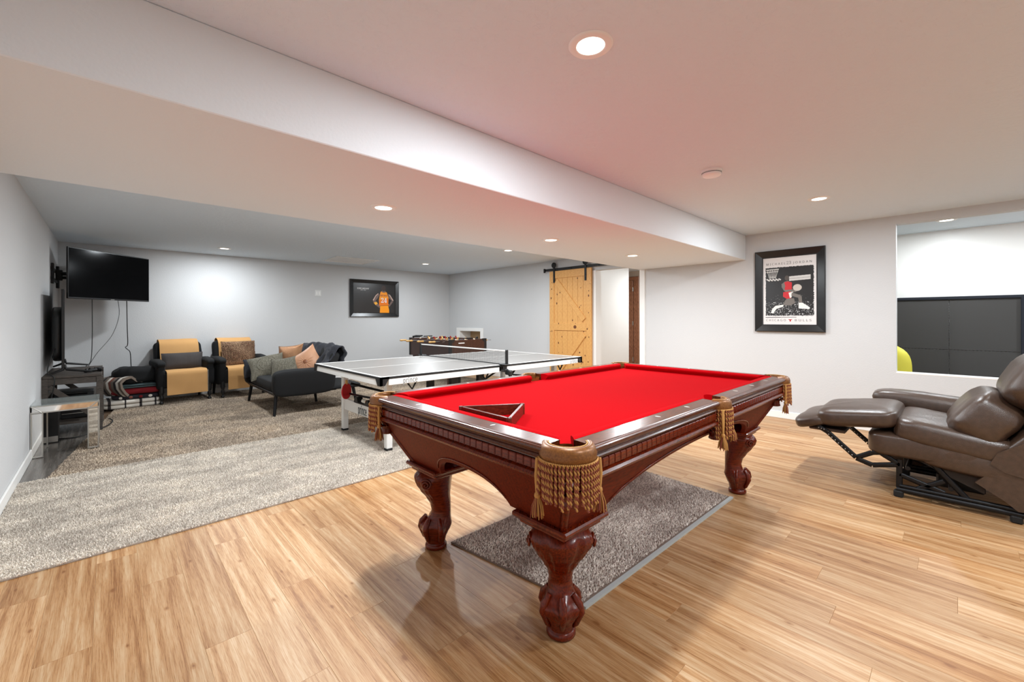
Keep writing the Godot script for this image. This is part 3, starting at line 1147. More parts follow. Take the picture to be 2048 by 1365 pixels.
func pool_leg() -> MeshInstance3D:
	# outward (to the table's corner) is local +x; a carved cabriole leg on a claw foot
	var keys := [
		[0.030, 0.030, 0.044, 0.048], [0.05, 0.03, 0.048, 0.052], [0.085, 0.034, 0.058, 0.066], [0.105, 0.034, 0.070, 0.076], [0.125, 0.030, 0.074, 0.078], [0.145, 0.018, 0.062, 0.066],
		[0.17, 0.006, 0.049, 0.054], [0.20, 0.002, 0.045, 0.050], [0.235, 0.006, 0.050, 0.053], [0.275, 0.018, 0.066, 0.062], [0.32, 0.032, 0.090, 0.080], [0.355, 0.04, 0.108, 0.092],
		[0.38, 0.04, 0.116, 0.096], [0.40, 0.034, 0.112, 0.092], [0.415, 0.024, 0.095, 0.085]]
	var rows := []
	var N := 84
	var steps := 50
	for j in steps + 1:
		var y := 0.03 + (0.415 - 0.03) * j / steps
		var k := 0
		while k < keys.size() - 2 and keys[k + 1][0] < y:
			k += 1
		var f := clampf((y - keys[k][0]) / (keys[k + 1][0] - keys[k][0]), 0, 1)
		f = f * f * (3 - 2 * f) * 0.5 + f * 0.5
		var o: float = lerpf(keys[k][1], keys[k + 1][1], f)
		var wd: float = lerpf(keys[k][2], keys[k + 1][2], f)
		var dp: float = lerpf(keys[k][3], keys[k + 1][3], f)
		var carve := clampf((y - 0.23) / 0.05, 0, 1) * clampf((0.405 - y) / 0.02, 0, 1)
		var toe := clampf((0.165 - y) / 0.04, 0, 1) * clampf((y - 0.06) / 0.03, 0, 1)
		var ring := PackedVector3Array()
		for i in N:
			var a := TAU * i / N
			var c := cos(a)
			var s := sin(a)
			var front := clampf(c * 0.5 + 0.6, 0, 1)
			# a smooth tongue down the front between two fluted leaves
			var leaf := 0.0
			var aa: float = absf(wrapf(a, -PI, PI))
			if carve > 0:
				if aa < 0.42:
					leaf = 0.06 * cos(aa / 0.42 * PI / 2)
				elif aa < 1.9:
					leaf = -0.10 * exp(-pow((aa - 0.5) / 0.1, 2)) + 0.03 * cos((aa - 0.5) * 26.0) + 0.07 * exp(-pow((aa - 1.35) / 0.35, 2))
			var r := 1.0 + carve * leaf * front + toe * (0.075 * cos(a * 6.0))
			ring.append(Vector3(o + dp * r * signf(c) * pow(absf(c), 0.85), y, -wd * r * signf(s) * pow(absf(s), 0.85)))
		rows.append(ring)
	var b := MB.new()
	b.grid(rows, true)
	b.fan(rows[-1], Vector3.UP)
	var L := MeshInstance3D.new()
	L.mesh = b.mesh()
	L.mesh.surface_set_material(0, M.mahogany)
	var q := MB.new()
	q.lathe([Vector2(0, 0), Vector2(0.048, 0.0), Vector2(0.056, 0.006), Vector2(0.056, 0.018), Vector2(0.05, 0.026), Vector2(0.044, 0.029), Vector2(0.048, 0.034), Vector2(0.0, 0.036)], 28, Vector3(0.03, 0, 0))
	part(q, "foot_pad", M.mahogany, L)
	q = MB.new()
	q.sell(Vector3(0.032, 0.078, 0), Vector3(0.06, 0.05, 0.055), 1, 1, 24, 14)
	part(q, "foot_ball", M.mahogany, L)
	for a in [-2.1, -1.05, 0.0, 1.05, 2.1]:
		var d := Vector3(cos(a), 0, -sin(a))
		var o := Vector3(0.03, 0, 0)
		q = MB.new()
		q.tube([o + d * 0.052 + Vector3.UP * 0.165, o + d * 0.074 + Vector3.UP * 0.135, o + d * 0.08 + Vector3.UP * 0.108, o + d * 0.073 + Vector3.UP * 0.085, o + d * 0.062 + Vector3.UP * 0.058, o + d * 0.05 + Vector3.UP * 0.04], [0.010, 0.016, 0.0165, 0.012, 0.010, 0.003], 9)
		part(q, "talon", M.mahogany, L)
	for s in [-1.0, 1.0]:
		# scroll carved on each side of the knee
		q = MB.new()
		var pts := []
		var rad := []
		for k in 40:
			var f := k / 39.0
			var an := f * TAU * 2.1 + 0.6
			var r := 0.024 * (1 - f) + 0.003
			pts.append(Vector3(0.055 + cos(an) * r, 0.368 + sin(an) * r, s * (0.116 + 0.014 * f)))
			rad.append(0.0065 * (1 - f * 0.5))
		q.tube(pts, rad, 7)
		part(q, "scroll", M.mahogany, L)
	q = MB.new()
	q.t = Transform3D(Basis(Vector3.UP, PI / 4), Vector3.ZERO)
	q.box(Vector3(0, 0.443, 0), Vector3(0.27, 0.02, 0.27), 0.006)
	q.box(Vector3(0, 0.4295, 0), Vector3(0.246, 0.010, 0.246), 0.003)
	q.box(Vector3(0, 0.416, 0), Vector3(0.226, 0.018, 0.226), 0.006)
	part(q, "leg_plate", M.mahogany, L)
	return L


func table_tennis() -> void:
	var T := thing("table_tennis_table", "grey table tennis table with white steel frame and net", "table tennis table", P(2.975, 0.01, 4.03))
	var top := 0.708
	for s in [-1.0, 1.0]:
		var cx: float = s * 0.6795
		var tp := part(boxes([[Vector3(cx, top - 0.009, 0), Vector3(1.35, 0.018, 1.52)]], 0.002), "table_half", M.tennis_top, T)
		var ln := MB.new()
		for z in [-0.748, 0.748]:
			ln.box(Vector3(cx, top + 0.0006, z), Vector3(1.35, 0.0014, 0.022))
		ln.box(Vector3(s * 1.343, top + 0.0006, 0), Vector3(0.022, 0.0014, 1.474))
		ln.box(Vector3(cx - s * 0.011, top + 0.0006, 0), Vector3(1.32, 0.0014, 0.005))
		part(ln, "court_lines", M.line_white, tp)
		var ed := MB.new()
		for z in [-0.7625, 0.7625]:
			ed.box(Vector3(cx, top - 0.010, z), Vector3(1.352, 0.019, 0.007), 0.002)
		ed.box(Vector3(s * 1.357, top - 0.010, 0), Vector3(0.007, 0.019, 1.53), 0.002)
		part(ed, "edge_trim", M.black_plastic, tp)
		for z in [-0.752, 0.752]:
			part(boxes([[Vector3(cx - s * 0.02, top - 0.0465, z), Vector3(1.24, 0.054, 0.022)]], 0.003), "side_apron", M.white_steel, tp)
		part(boxes([[Vector3(s * 1.346, top - 0.0465, 0), Vector3(0.022, 0.054, 1.42)]], 0.003), "end_apron", M.white_steel, tp)
		part(boxes([[Vector3(s * 0.03, top - 0.0465, 0), Vector3(0.03, 0.05, 1.46)]], 0.003), "inner_apron", M.black_plastic, tp)
		for z in [-1.0, 1.0]:
			# moulded corner guard, pointed downwards
			var cg := MB.new()
			cg.extrude(PackedVector2Array([Vector2(-0.085, 0.0), Vector2(0.006, 0.0), Vector2(0.006, -0.072), Vector2(-0.04, -0.072)]), Vector3(s * 1.358, top - 0.002, z * 0.766), Vector3(s, 0, 0), Vector3.UP, Vector3(0, 0, -z * 0.026))
			cg.extrude(PackedVector2Array([Vector2(-0.085, 0.0), Vector2(0.006, 0.0), Vector2(0.006, -0.072), Vector2(-0.04, -0.072)]), Vector3(s * 1.364, top - 0.002, z * 0.76), Vector3(0, 0, z), Vector3.UP, Vector3(-s * 0.026, 0, 0))
			part(cg, "corner_guard", M.black_plastic, tp)
			words("prince", 0.046, M.print_grey, tp, Vector3(s * 1.08 if s < 0 else 1.2, top - 0.046, z * 0.7637), Basis(Vector3.UP, 0.0 if z > 0 else PI), "lettering", "Droid Sans", 700, 0.75, true)
		for z in [-0.485, 0.485]:
			var lg := part(boxes([[Vector3(s * 1.145, 0.337, z), Vector3(0.056, 0.63, 0.056)]], 0.004), "leg", M.white_steel, T)
			part(boxes([[Vector3(s * 1.145, 0.013, z), Vector3(0.06, 0.022, 0.06)]], 0.006), "foot", M.rubber, lg)
		var pn := part(boxes([[Vector3(s * 1.15, 0.288, 0), Vector3(0.02, 0.115, 0.92)]], 0.003), "cross_panel", M.white_steel, T)
		words("prince", 0.085, M.print_dark, pn, Vector3(s * 1.1615, 0.282, -0.02), Basis(Vector3.UP, s * PI / 2), "lettering", "Droid Sans", 700, 0.55)
		# ball tray on the cross panel
		var bt := MB.new()
		bt.box(Vector3(s * 1.15, 0.352, 0.0), Vector3(0.06, 0.012, 0.34), 0.003)
		bt.extrude(PackedVector2Array([Vector2(-0.05, 0), Vector2(0.05, 0), Vector2(0.02, 0.052), Vector2(-0.02, 0.052)]), Vector3(s * 1.12, 0.352, 0.12), Vector3.BACK, Vector3.UP, Vector3(s * 0.06, 0, 0))
		bt.extrude(PackedVector2Array([Vector2(-0.05, 0), Vector2(0.05, 0), Vector2(0.02, 0.052), Vector2(-0.02, 0.052)]), Vector3(s * 1.12, 0.352, -0.13), Vector3.BACK, Vector3.UP, Vector3(s * 0.06, 0, 0))
		part(bt, "ball_tray", M.black_plastic, T)
		var br := MB.new()
		br.tube([Vector3(s * 1.13, 0.40, -0.38), Vector3(s * 1.13, 0.425, 0.2), Vector3(s * 1.13, 0.42, 0.34), Vector3(s * 1.13, 0.39, 0.40), Vector3(s * 1.13, 0.30, 0.42)], 0.011, 8)
		part(br, "brace_bar", M.black_steel, T)
		# carriage under the middle: black uprights on a chassis, V struts and wheels
		var ch := MB.new()
		ch.box(Vector3(s * 0.195, 0.36, 0.16), Vector3(0.09, 0.62, 0.05), 0.006)
		ch.box(Vector3(s * 0.195, 0.36, -0.3), Vector3(0.09, 0.62, 0.05), 0.006)
		ch.box(Vector3(s * 0.195, 0.10, -0.07), Vector3(0.06, 0.05, 1.2), 0.006)
		part(ch, "carriage", M.black_plastic, T)
		for z in [-0.64, 0.62]:
			var wh := MB.new()
			wh.t = Transform3D(Basis(Vector3.BACK, PI / 2), Vector3(s * 0.195, 0.062, z))
			wh.lathe([Vector2(0, -0.017), Vector2(0.045, -0.017), Vector2(0.058, -0.012), Vector2(0.06, 0), Vector2(0.058, 0.012), Vector2(0.045, 0.017), Vector2(0, 0.017)], 24)
			part(wh, "wheel", M.rubber, T)
		for z in [-0.69, 0.69]:
			for vx in [0.17, 1.02]:
				var st := MB.new()
				st.tube([Vector3(s * (vx - 0.05), 0.645, z), Vector3(s * vx, 0.565, z), Vector3(s * (vx + 0.06), 0.645, z)], 0.009, 6)
				if vx < 0.5:
					st.tube([Vector3(s * (vx + 0.1), 0.645, z), Vector3(s * 0.12, 0.50, z), Vector3(s * 0.06, 0.50, z)], 0.01, 6)
				part(st, "strut", M.black_steel, T)
		var arm := MB.new()
		arm.tube([Vector3(s * 1.1, 0.5, 0.44), Vector3(s * 0.24, 0.2, 0.2)], 0.013, 8)
		arm.tube([Vector3(s * 1.1, 0.5, -0.44), Vector3(s * 0.24, 0.2, -0.3)], 0.013, 8)
		part(arm, "folding_arm", M.black_steel, T)
	# net set
	var N := thing("table_tennis_net", "low dark net with white tape clamped across the grey table", "net", P(2.975, 0.7195, 4.03))
	for z in [-1.0, 1.0]:
		var ps := MB.new()
		ps.box(Vector3(0, 0.078, z * 0.83), Vector3(0.022, 0.165, 0.03), 0.004)
		ps.box(Vector3(0, 0.007, z * 0.80), Vector3(0.07, 0.012, 0.12), 0.004)
		ps.box(Vector3(0, -0.055, z * 0.80), Vector3(0.06, 0.03, 0.06), 0.006)
		ps.box(Vector3(0, -0.022, z * 0.805), Vector3(0.045, 0.07, 0.02), 0.004)
		ps.box(Vector3(0.02, -0.075, z * 0.84), Vector3(0.05, 0.05, 0.08), 0.01)
		part(ps, "net_post", M.black_plastic, N)
	var nt := MB.new()
	for i in 137:
		nt.box(Vector3(0, 0.075, -0.816 + i * 0.012), Vector3(0.0012, 0.14, 0.0012))
	for j in 11:
		nt.box(Vector3(0, 0.008 + j * 0.0125, 0), Vector3(0.0012, 0.0012, 1.64))
	part(nt, "net_mesh", M.net, N).set_meta("kind", "stuff")
	part(boxes([[Vector3(0, 0.147, 0), Vector3(0.006, 0.014, 1.646)]], 0.002), "top_tape", M.line_white, N)
	part(boxes([[Vector3(0, 0.007, 0), Vector3(0.005, 0.01, 1.646)]], 0.002), "bottom_cord", M.net, N)
	# red bat standing in its holder, balls in the tray
	var bat := thing("table_tennis_bat", "red rubber table tennis bat stored upright by the white table leg", "table tennis bat", P(1.80, 0.36, 4.40), 0.55)
	var bl := MB.new()
	bl.t = Transform3D(Basis(Vector3.RIGHT, -PI / 2), Vector3(0, 0.085, 0))
	for y in [0.0]:
		var ring := []
		for i in 30:
			ring.append(Vector2(cos(TAU * i / 30) * 0.075, sin(TAU * i / 30) * 0.082))
		bl.extrude(PackedVector2Array(ring), Vector3(0, -0.006, 0), Vector3.RIGHT, Vector3.FORWARD, Vector3.UP * 0.012)
	part(bl, "blade", M.paddle_red, bat)
	part(boxes([[Vector3(0, 0.178, 0), Vector3(0.028, 0.05, 0.02)]], 0.006), "handle", M.handle_wood, bat)
	for k in 3:
		var ball := MB.new()
		ball.sell(Vector3.ZERO, Vector3.ONE * 0.02, 1, 1, 18, 10)
		var o := part(ball, "table_tennis_ball", [M.ball_orange, M.ball_white, M.ball_white][k])
		o.position = P(1.822, 0.389, 3.99 + 0.042 * k - 0.03)
		tag(o, ["orange table tennis ball in the black tray under the grey table", "white table tennis ball between the other two in the black tray", "white table tennis ball at the pool table end of the black tray"][k], "ball", "balls in the tray")


func football_table() -> void:
	var T := thing("football_table", "dark walnut football table with black corners and wood handled rods", "football table", P(4.6, 0.012, 6.6))
	var hx := 0.40
	var hz := 0.67
	for s in [-1.0, 1.0]:
		part(boxes([[Vector3(s * (hx - 0.012), 0.66, 0), Vector3(0.024, 0.32, hz * 2 - 0.04)]], 0.003), "side_panel", M.walnut_laminate, T)
		var e := part(boxes([[Vector3(0, 0.66, s * (hz - 0.012)), Vector3(hx * 2 - 0.04, 0.32, 0.024)]], 0.003), "end_panel", M.walnut_laminate, T)
		part(boxes([[Vector3(-0.16, 0.765, s * (hz + 0.001)), Vector3(0.13, 0.016, 0.002)]]), "emblem", M.line_white, e)
		for k in [-1.0, 1.0]:
			var c := MB.new()
			c.box(Vector3(s * (hx - 0.017), 0.665, k * (hz - 0.017)), Vector3(0.05, 0.335, 0.05), 0.006)
			c.extrude(PackedVector2Array([Vector2(0, 0), Vector2(-0.11, 0), Vector2(-0.075, -0.05), Vector2(0, -0.07)]), Vector3(s * (hx + 0.004), 0.832, k * (hz + 0.004)), Vector3(s, 0, 0), Vector3.UP, Vector3(0, 0, -k * 0.006))
			part(c, "corner_cap", M.black_plastic, T)
			var lg := part(boxes([[Vector3(s * (hx - 0.08), 0.25, k * (hz - 0.1)), Vector3(0.09, 0.5, 0.09)]], 0.006), "leg", M.walnut_laminate, T)
			part(boxes([[Vector3(s * (hx - 0.08), 0.012, k * (hz - 0.1)), Vector3(0.07, 0.024, 0.07)]], 0.01), "foot", M.black_plastic, lg)
	part(boxes([[Vector3(0, 0.69, 0), Vector3(hx * 2 - 0.05, 0.02, hz * 2 - 0.05)]]), "playing_field", M.tennis_top, T)
	var sc := MB.new()
	for s in [-1.0, 1.0]:
		sc.box(Vector3(0, 0.845, s * (hz - 0.02)), Vector3(0.2, 0.02, 0.02), 0.004)
		sc.box(Vector3(0.2 * s, 0.85, s * (hz - 0.02)), Vector3(0.04, 0.035, 0.035), 0.006)
	part(sc, "score_slide", M.black_plastic, T)
	var pl := MB.new()
	pl.sell(Vector3(0, 0.052, 0), Vector3(0.011, 0.012, 0.011), 1, 1, 10, 7)
	pl.sell(Vector3(0, 0.02, 0), Vector3(0.017, 0.026, 0.012), 0.7, 0.7, 12, 8)
	pl.box(Vector3(0, -0.035, 0), Vector3(0.022, 0.06, 0.013), 0.004)
	pl.box(Vector3(0, -0.07, 0.004), Vector3(0.024, 0.018, 0.024), 0.004)
	var player := pl.mesh()
	var counts := [3, 2, 3, 5, 5, 3, 2, 3]
	for k in 8:
		var z := (k - 3.5) * 0.155
		var rd := MB.new()
		var shift: float = [-0.05, 0.03, -0.10, 0.04, -0.06, 0.05, -0.02, 0.06][k]
		rd.tube([Vector3(-hx - 0.12 + shift, 0.79, z), Vector3(hx + 0.16 + shift, 0.79, z)], 0.008, 8)
		var rod := part(rd, "rod", M.chrome, T)
		var near_side := k % 2 == 0
		var hd := MB.new()
		var x0 := (-hx - 0.11 + shift) if near_side else (hx + 0.05 + shift)
		hd.t = Transform3D(Basis(Vector3.BACK, PI / 2), Vector3(x0, 0.79, z))
		hd.lathe([Vector2(0, -0.02), Vector2(0.012, -0.02), Vector2(0.017, 0.0), Vector2(0.013, 0.04), Vector2(0.018, 0.08), Vector2(0.014, 0.11), Vector2(0.0, 0.112)], 12)
		part(hd, "handle", M.handle_wood, rod)
		var bm := MB.new()
		bm.tube([Vector3(-hx + 0.035, 0.79, z), Vector3(-hx + 0.07, 0.79, z)], 0.016, 10)
		bm.tube([Vector3(hx - 0.07, 0.79, z), Vector3(hx - 0.035, 0.79, z)], 0.016, 10)
		part(bm, "bumper", M.rubber, rod)
		for i in counts[k]:
			var o := MeshInstance3D.new()
			o.mesh = player
			o.material_override = [M.player_cream, M.player_tan, M.player_cream, M.player_red, M.player_tan, M.player_cream, M.player_tan, M.player_cream][k]
			o.position = Vector3((i - (counts[k] - 1) / 2.0) * 0.62 / counts[k] + shift, 0.79, z)
			o.rotation.x = [0.9, 2.4, 1.2, 2.6, 0.5, 1.5, 0.3, 2.0][k]
			put(o, "player", rod)
	var pc := MB.new()
	pc.tube([Vector3(-0.16, 0, 0), Vector3(-0.08, 0.006, 0.01), Vector3(0.06, 0.0, -0.01), Vector3(0.17, 0.004, 0)], [0.016, 0.022, 0.02, 0.012], 12, true, 1.4)
	var po := part(pc, "soft_pouch", M.black_cloth)
	po.position = P(4.29, 0.868, 7.12)
	po.rotation.y = 0.5
	tag(po, "long black soft pouch lying across the football table corner", "pouch")


func fill_poly(im: Image, pts: Array, c: Color) -> void:
	var poly := PackedVector2Array()
	var lo := Vector2(1e9, 1e9)
	var hi := Vector2(-1e9, -1e9)
	for k in range(0, pts.size(), 2):
		var p := Vector2(pts[k], pts[k + 1])
		poly.append(p)
		lo = lo.min(p)
		hi = hi.max(p)
	for y in range(maxi(0, int(lo.y)), mini(im.get_height(), int(hi.y) + 2)):
		for x in range(maxi(0, int(lo.x)), mini(im.get_width(), int(hi.x) + 2)):
			if Geometry2D.is_point_in_polygon(Vector2(x + 0.5, y + 0.5), poly):
				im.set_pixel(x, y, c)


func fill_disc(im: Image, cx: float, cy: float, rx: float, ry: float, c: Color) -> void:
	for y in range(maxi(0, int(cy - ry)), mini(im.get_height(), int(cy + ry) + 2)):
		for x in range(maxi(0, int(cx - rx)), mini(im.get_width(), int(cx + rx) + 2)):
			if Vector2((x + 0.5 - cx) / rx, (y + 0.5 - cy) / ry).length() < 1.0:
				im.set_pixel(x, y, c)


func leap_print() -> ImageTexture:
	# black and white court picture on white paper, a leaping player in red
	var w := 360
	var h := 534
	var im := Image.create(w, h, false, Image.FORMAT_RGB8)
	im.fill(rgb(224, 220, 218))
	var rng := RandomNumberGenerator.new()
	rng.seed = 23
	im.fill_rect(Rect2i(18, 78, 326, 386), rgb(30, 30, 30))
	for k in 420:  # ragged border
		var t := rng.randf()
		var side := rng.randi() % 4
		var p: Vector2 = [Vector2(18, 78 + 386 * t), Vector2(344, 78 + 386 * t), Vector2(18 + 326 * t, 78), Vector2(18 + 326 * t, 464)][side]
		fill_disc(im, p.x, p.y, rng.randf_range(1, 5 if side == 1 else 3.5), rng.randf_range(1, 4), rgb(224, 220, 218))
	for k in 420:  # crowd
		var y := 464 - pow(rng.randf(), 1.6) * 110
		var g := rng.randf_range(60, 230)
		fill_disc(im, rng.randf_range(20, 342), y, rng.randf_range(1, 4), rng.randf_range(1, 4), rgb(g, g, g))
	for k in 60:
		var g := rng.randf_range(45, 110)
		fill_disc(im, rng.randf_range(20, 342), rng.randf_range(300, 380), rng.randf_range(1, 4), rng.randf_range(1, 3), rgb(g, g, g))
	# lit hoarding and hoop
	fill_poly(im, [182, 156, 322, 150, 322, 186, 182, 192], rgb(206, 204, 200))
	fill_poly(im, [182, 172, 322, 168, 322, 171, 182, 176], rgb(150, 148, 146))
	var net := rgb(214, 212, 208)
	fill_poly(im, [24, 92, 112, 90, 112, 96, 24, 99], net)
	fill_poly(im, [24, 112, 108, 110, 108, 114, 24, 117], net)
	for k in 7:
		fill_poly(im, [26 + k * 13.0, 96, 29 + k * 13.0, 96, 49 + k * 7.0, 164, 46 + k * 7.0, 164], net)
		fill_poly(im, [106 - k * 13.0, 96, 109 - k * 13.0, 96, 89 - k * 7.0, 164, 86 - k * 7.0, 164], net)
	for k in 14:
		fill_disc(im, 30 + k * 7.0, 172 + (k % 3) * 5.0, 6, 5, net)
	# figure
	var skin := rgb(112, 106, 100)
	var red := rgb(196, 30, 40)
	var white := rgb(228, 226, 222)
	fill_poly(im, [150, 196, 176, 190, 196, 214, 184, 262, 148, 270, 130, 236], skin)
	fill_poly(im, [150, 200, 172, 194, 200, 204, 200, 262, 154, 268, 150, 236], red)
	fill_poly(im, [130, 214, 148, 200, 156, 232, 148, 258, 132, 238], skin)
	fill_disc(im, 167, 168, 15, 20, rgb(78, 70, 64))
	fill_poly(im, [152, 262, 206, 258, 232, 268, 228, 280, 190, 282, 152, 274], skin)
	fill_disc(im, 236, 246, 29, 26, rgb(196, 188, 178))
	fill_poly(im, [142, 278, 186, 274, 206, 286, 196, 326, 166, 332, 140, 312], red)
	fill_poly(im, [178, 284, 208, 276, 206, 290, 196, 324, 186, 324], white)
	fill_poly(im, [200, 282, 258, 306, 262, 330, 230, 322, 196, 308], skin)
	fill_poly(im, [240, 314, 264, 312, 268, 372, 248, 372], skin)
	fill_poly(im, [244, 364, 270, 364, 318, 402, 314, 414, 244, 408], white)
	fill_poly(im, [166, 330, 214, 328, 222, 366, 188, 384, 142, 380, 152, 348], skin)
	fill_poly(im, [88, 384, 142, 376, 142, 392, 96, 408, 72, 446, 56, 440, 66, 408], white)
	fill_poly(im, [18, 474, 230, 474, 230, 478, 18, 479], rgb(70, 68, 68))
	return ImageTexture.create_from_image(im)


func back_print() -> ImageTexture:
	# a player from behind in an orange vest on black
	var w := 400
	var h := 272
	var im := Image.create(w, h, false, Image.FORMAT_RGB8)
	im.fill(rgb(38, 36, 36))
	var org := rgb(238, 146, 34)
	var deep := rgb(226, 116, 22)
	var skin := rgb(112, 92, 86)
	var rim := rgb(206, 176, 160)
	fill_poly(im, [205, 106, 232, 84, 244, 100, 222, 136, 196, 168, 152 + 30, 168, 178, 150], skin)
	fill_poly(im, [205, 106, 228, 86, 232, 90, 208, 112, 186, 158, 178, 152], rim)
	fill_poly(im, [178, 152, 206, 160, 258, 214, 246, 226, 200, 196], skin)
	fill_poly(im, [186, 176, 214, 166, 226, 184, 206, 198], rgb(236, 168, 60))
	fill_poly(im, [326, 86, 350, 98, 384, 150, 378, 164, 352, 140, 332, 126], skin)
	fill_poly(im, [336, 90, 350, 98, 384, 150, 378, 156, 348, 108], rim)
	fill_poly(im, [384, 150, 378, 166, 340, 216, 332, 204, 360, 158], skin)
	fill_poly(im, [252, 76, 262, 64, 300, 64, 318, 76, 334, 130, 332, 182, 340, 196, 240, 204, 238, 150], org)
	fill_poly(im, [238, 150, 334, 130, 332, 182, 340, 196, 240, 204], deep)
	fill_poly(im, [250, 206, 330, 200, 340, 244, 340, 272, 246, 272], rgb(246, 150, 24))
	fill_poly(im, [268, 58, 300, 56, 306, 72, 284, 78, 264, 70], skin)
	fill_disc(im, 284, 36, 22, 28, rgb(60, 46, 42))
	return ImageTexture.create_from_image(im)


func picture(called: String, label: String, at: Vector3, turn: float, w: float, h: float, bar: float, print_tex: Texture2D) -> Node3D:
	var T := thing(called, label, "picture", at, turn)
	var prof := PackedVector2Array([Vector2(0, 0), Vector2(0, 0.034), Vector2(0.007, 0.038), Vector2(bar - 0.012, 0.016), Vector2(bar, 0.016), Vector2(bar, 0.0)])
	for k in 4:
		var al: Vector3 = [Vector3.RIGHT, Vector3.UP, Vector3.LEFT, Vector3.DOWN][k]
		var out: Vector3 = [Vector3.DOWN, Vector3.RIGHT, Vector3.UP, Vector3.LEFT][k]
		var half := (w if k % 2 == 0 else h) / 2
		var dist := (h if k % 2 == 0 else w) / 2
		var A := PackedVector3Array()
		var B := PackedVector3Array()
		for p in prof:
			A.append(out * (dist - p.x) - al * (half - p.x) + Vector3.BACK * p.y)
			B.append(out * (dist - p.x) + al * (half - p.x) + Vector3.BACK * p.y)
		var b := MB.new()
		b.loft(prof, A, B)
		part(b, "frame_bar", M.frame_black, T)
	var q := MB.new()
	var x := w / 2 - bar + 0.002
	var y := h / 2 - bar + 0.002
	q.tri_n(Vector3(-x, -y, 0.01), Vector3(x, -y, 0.01), Vector3(x, y, 0.01), Vector3.BACK, Vector2(0, 1), Vector2(1, 1), Vector2(1, 0))
	q.tri_n(Vector3(-x, -y, 0.01), Vector3(x, y, 0.01), Vector3(-x, y, 0.01), Vector3.BACK, Vector2(0, 1), Vector2(1, 0), Vector2(0, 0))
	q.quad_n(Vector3(-x, -y, 0.004), Vector3(x, -y, 0.004), Vector3(x, y, 0.004), Vector3(-x, y, 0.004), Vector3.FORWARD)
	var m := mat(called + "_print", Color.WHITE, 0.3)
	m.albedo_texture = print_tex
	part(q, "print", m, T)
	return T


func wall_pictures() -> void:
	var T := picture("framed_poster", "tall black framed white poster of a leaping basketball player in red", P(WALL_R - 0.002, 1.528, 1.363), -PI / 2, 0.714, 0.978, 0.086, leap_print())
	var I := Basis.IDENTITY
	words("M I C H A E L", 0.026, M.print_text, T, Vector3(-0.137, 0.327, 0.0108), I, "lettering", "Droid Sans", 400, 1.0)
	words("23", 0.036, M.print_text, T, Vector3(0.0, 0.330, 0.0108), I, "lettering", "Droid Serif", 400, 0.9, true)
	words("J O R D A N", 0.026, M.print_text, T, Vector3(0.137, 0.327, 0.0108), I, "lettering", "Droid Sans", 400, 1.05)
	words("C H I C A G O", 0.026, M.print_text, T, Vector3(-0.135, -0.352, 0.0108), I, "lettering", "Droid Sans", 400, 1.0)
	words("B U L L S", 0.026, M.print_text, T, Vector3(0.14, -0.352, 0.0108), I, "lettering", "Droid Sans", 400, 1.2)
	var bull := MB.new()
	bull.extrude(PackedVector2Array([Vector2(-0.02, 0.012), Vector2(-0.016, 0.004), Vector2(-0.009, 0.006), Vector2(-0.007, -0.006), Vector2(-0.004, -0.016), Vector2(0.004, -0.016), Vector2(0.007, -0.006), Vector2(0.009, 0.006), Vector2(0.016, 0.004), Vector2(0.02, 0.012), Vector2(0.01, 0.012), Vector2(0.0, 0.01), Vector2(-0.01, 0.012)]), Vector3(0.014, -0.352, 0.0105), Vector3.RIGHT, Vector3.UP, Vector3(0, 0, 0.0006))
	part(bull, "red_emblem", M.print_red, T)
	T = picture("framed_print", "wide black framed print of a player in an orange vest from behind", P(3.99, 1.625, WALL_B - 0.002), 0.0, 1.06, 0.752, 0.082, back_print())
	words("KOBE BRYANT", 0.03, M.print_white, T, Vector3(-0.255, 0.197, 0.0108), I, "lettering", "Droid Serif", 700, 0.82)
	words("1978 - 2020", 0.019, M.print_white, T, Vector3(-0.255, 0.165, 0.0108), I, "lettering", "Droid Serif", 400, 0.8)
	var pur := mat("print_purple", rgb(150, 70, 40), 0.5)
	words("BRYANT", 0.04, pur, T, Vector3(0.197, 0.065, 0.0108), I, "lettering", "Droid Sans", 700, 0.8)
	words("24", 0.1, M.print_white, T, Vector3(0.197, -0.035, 0.0108), I, "lettering", "Droid Serif", 700, 0.85)


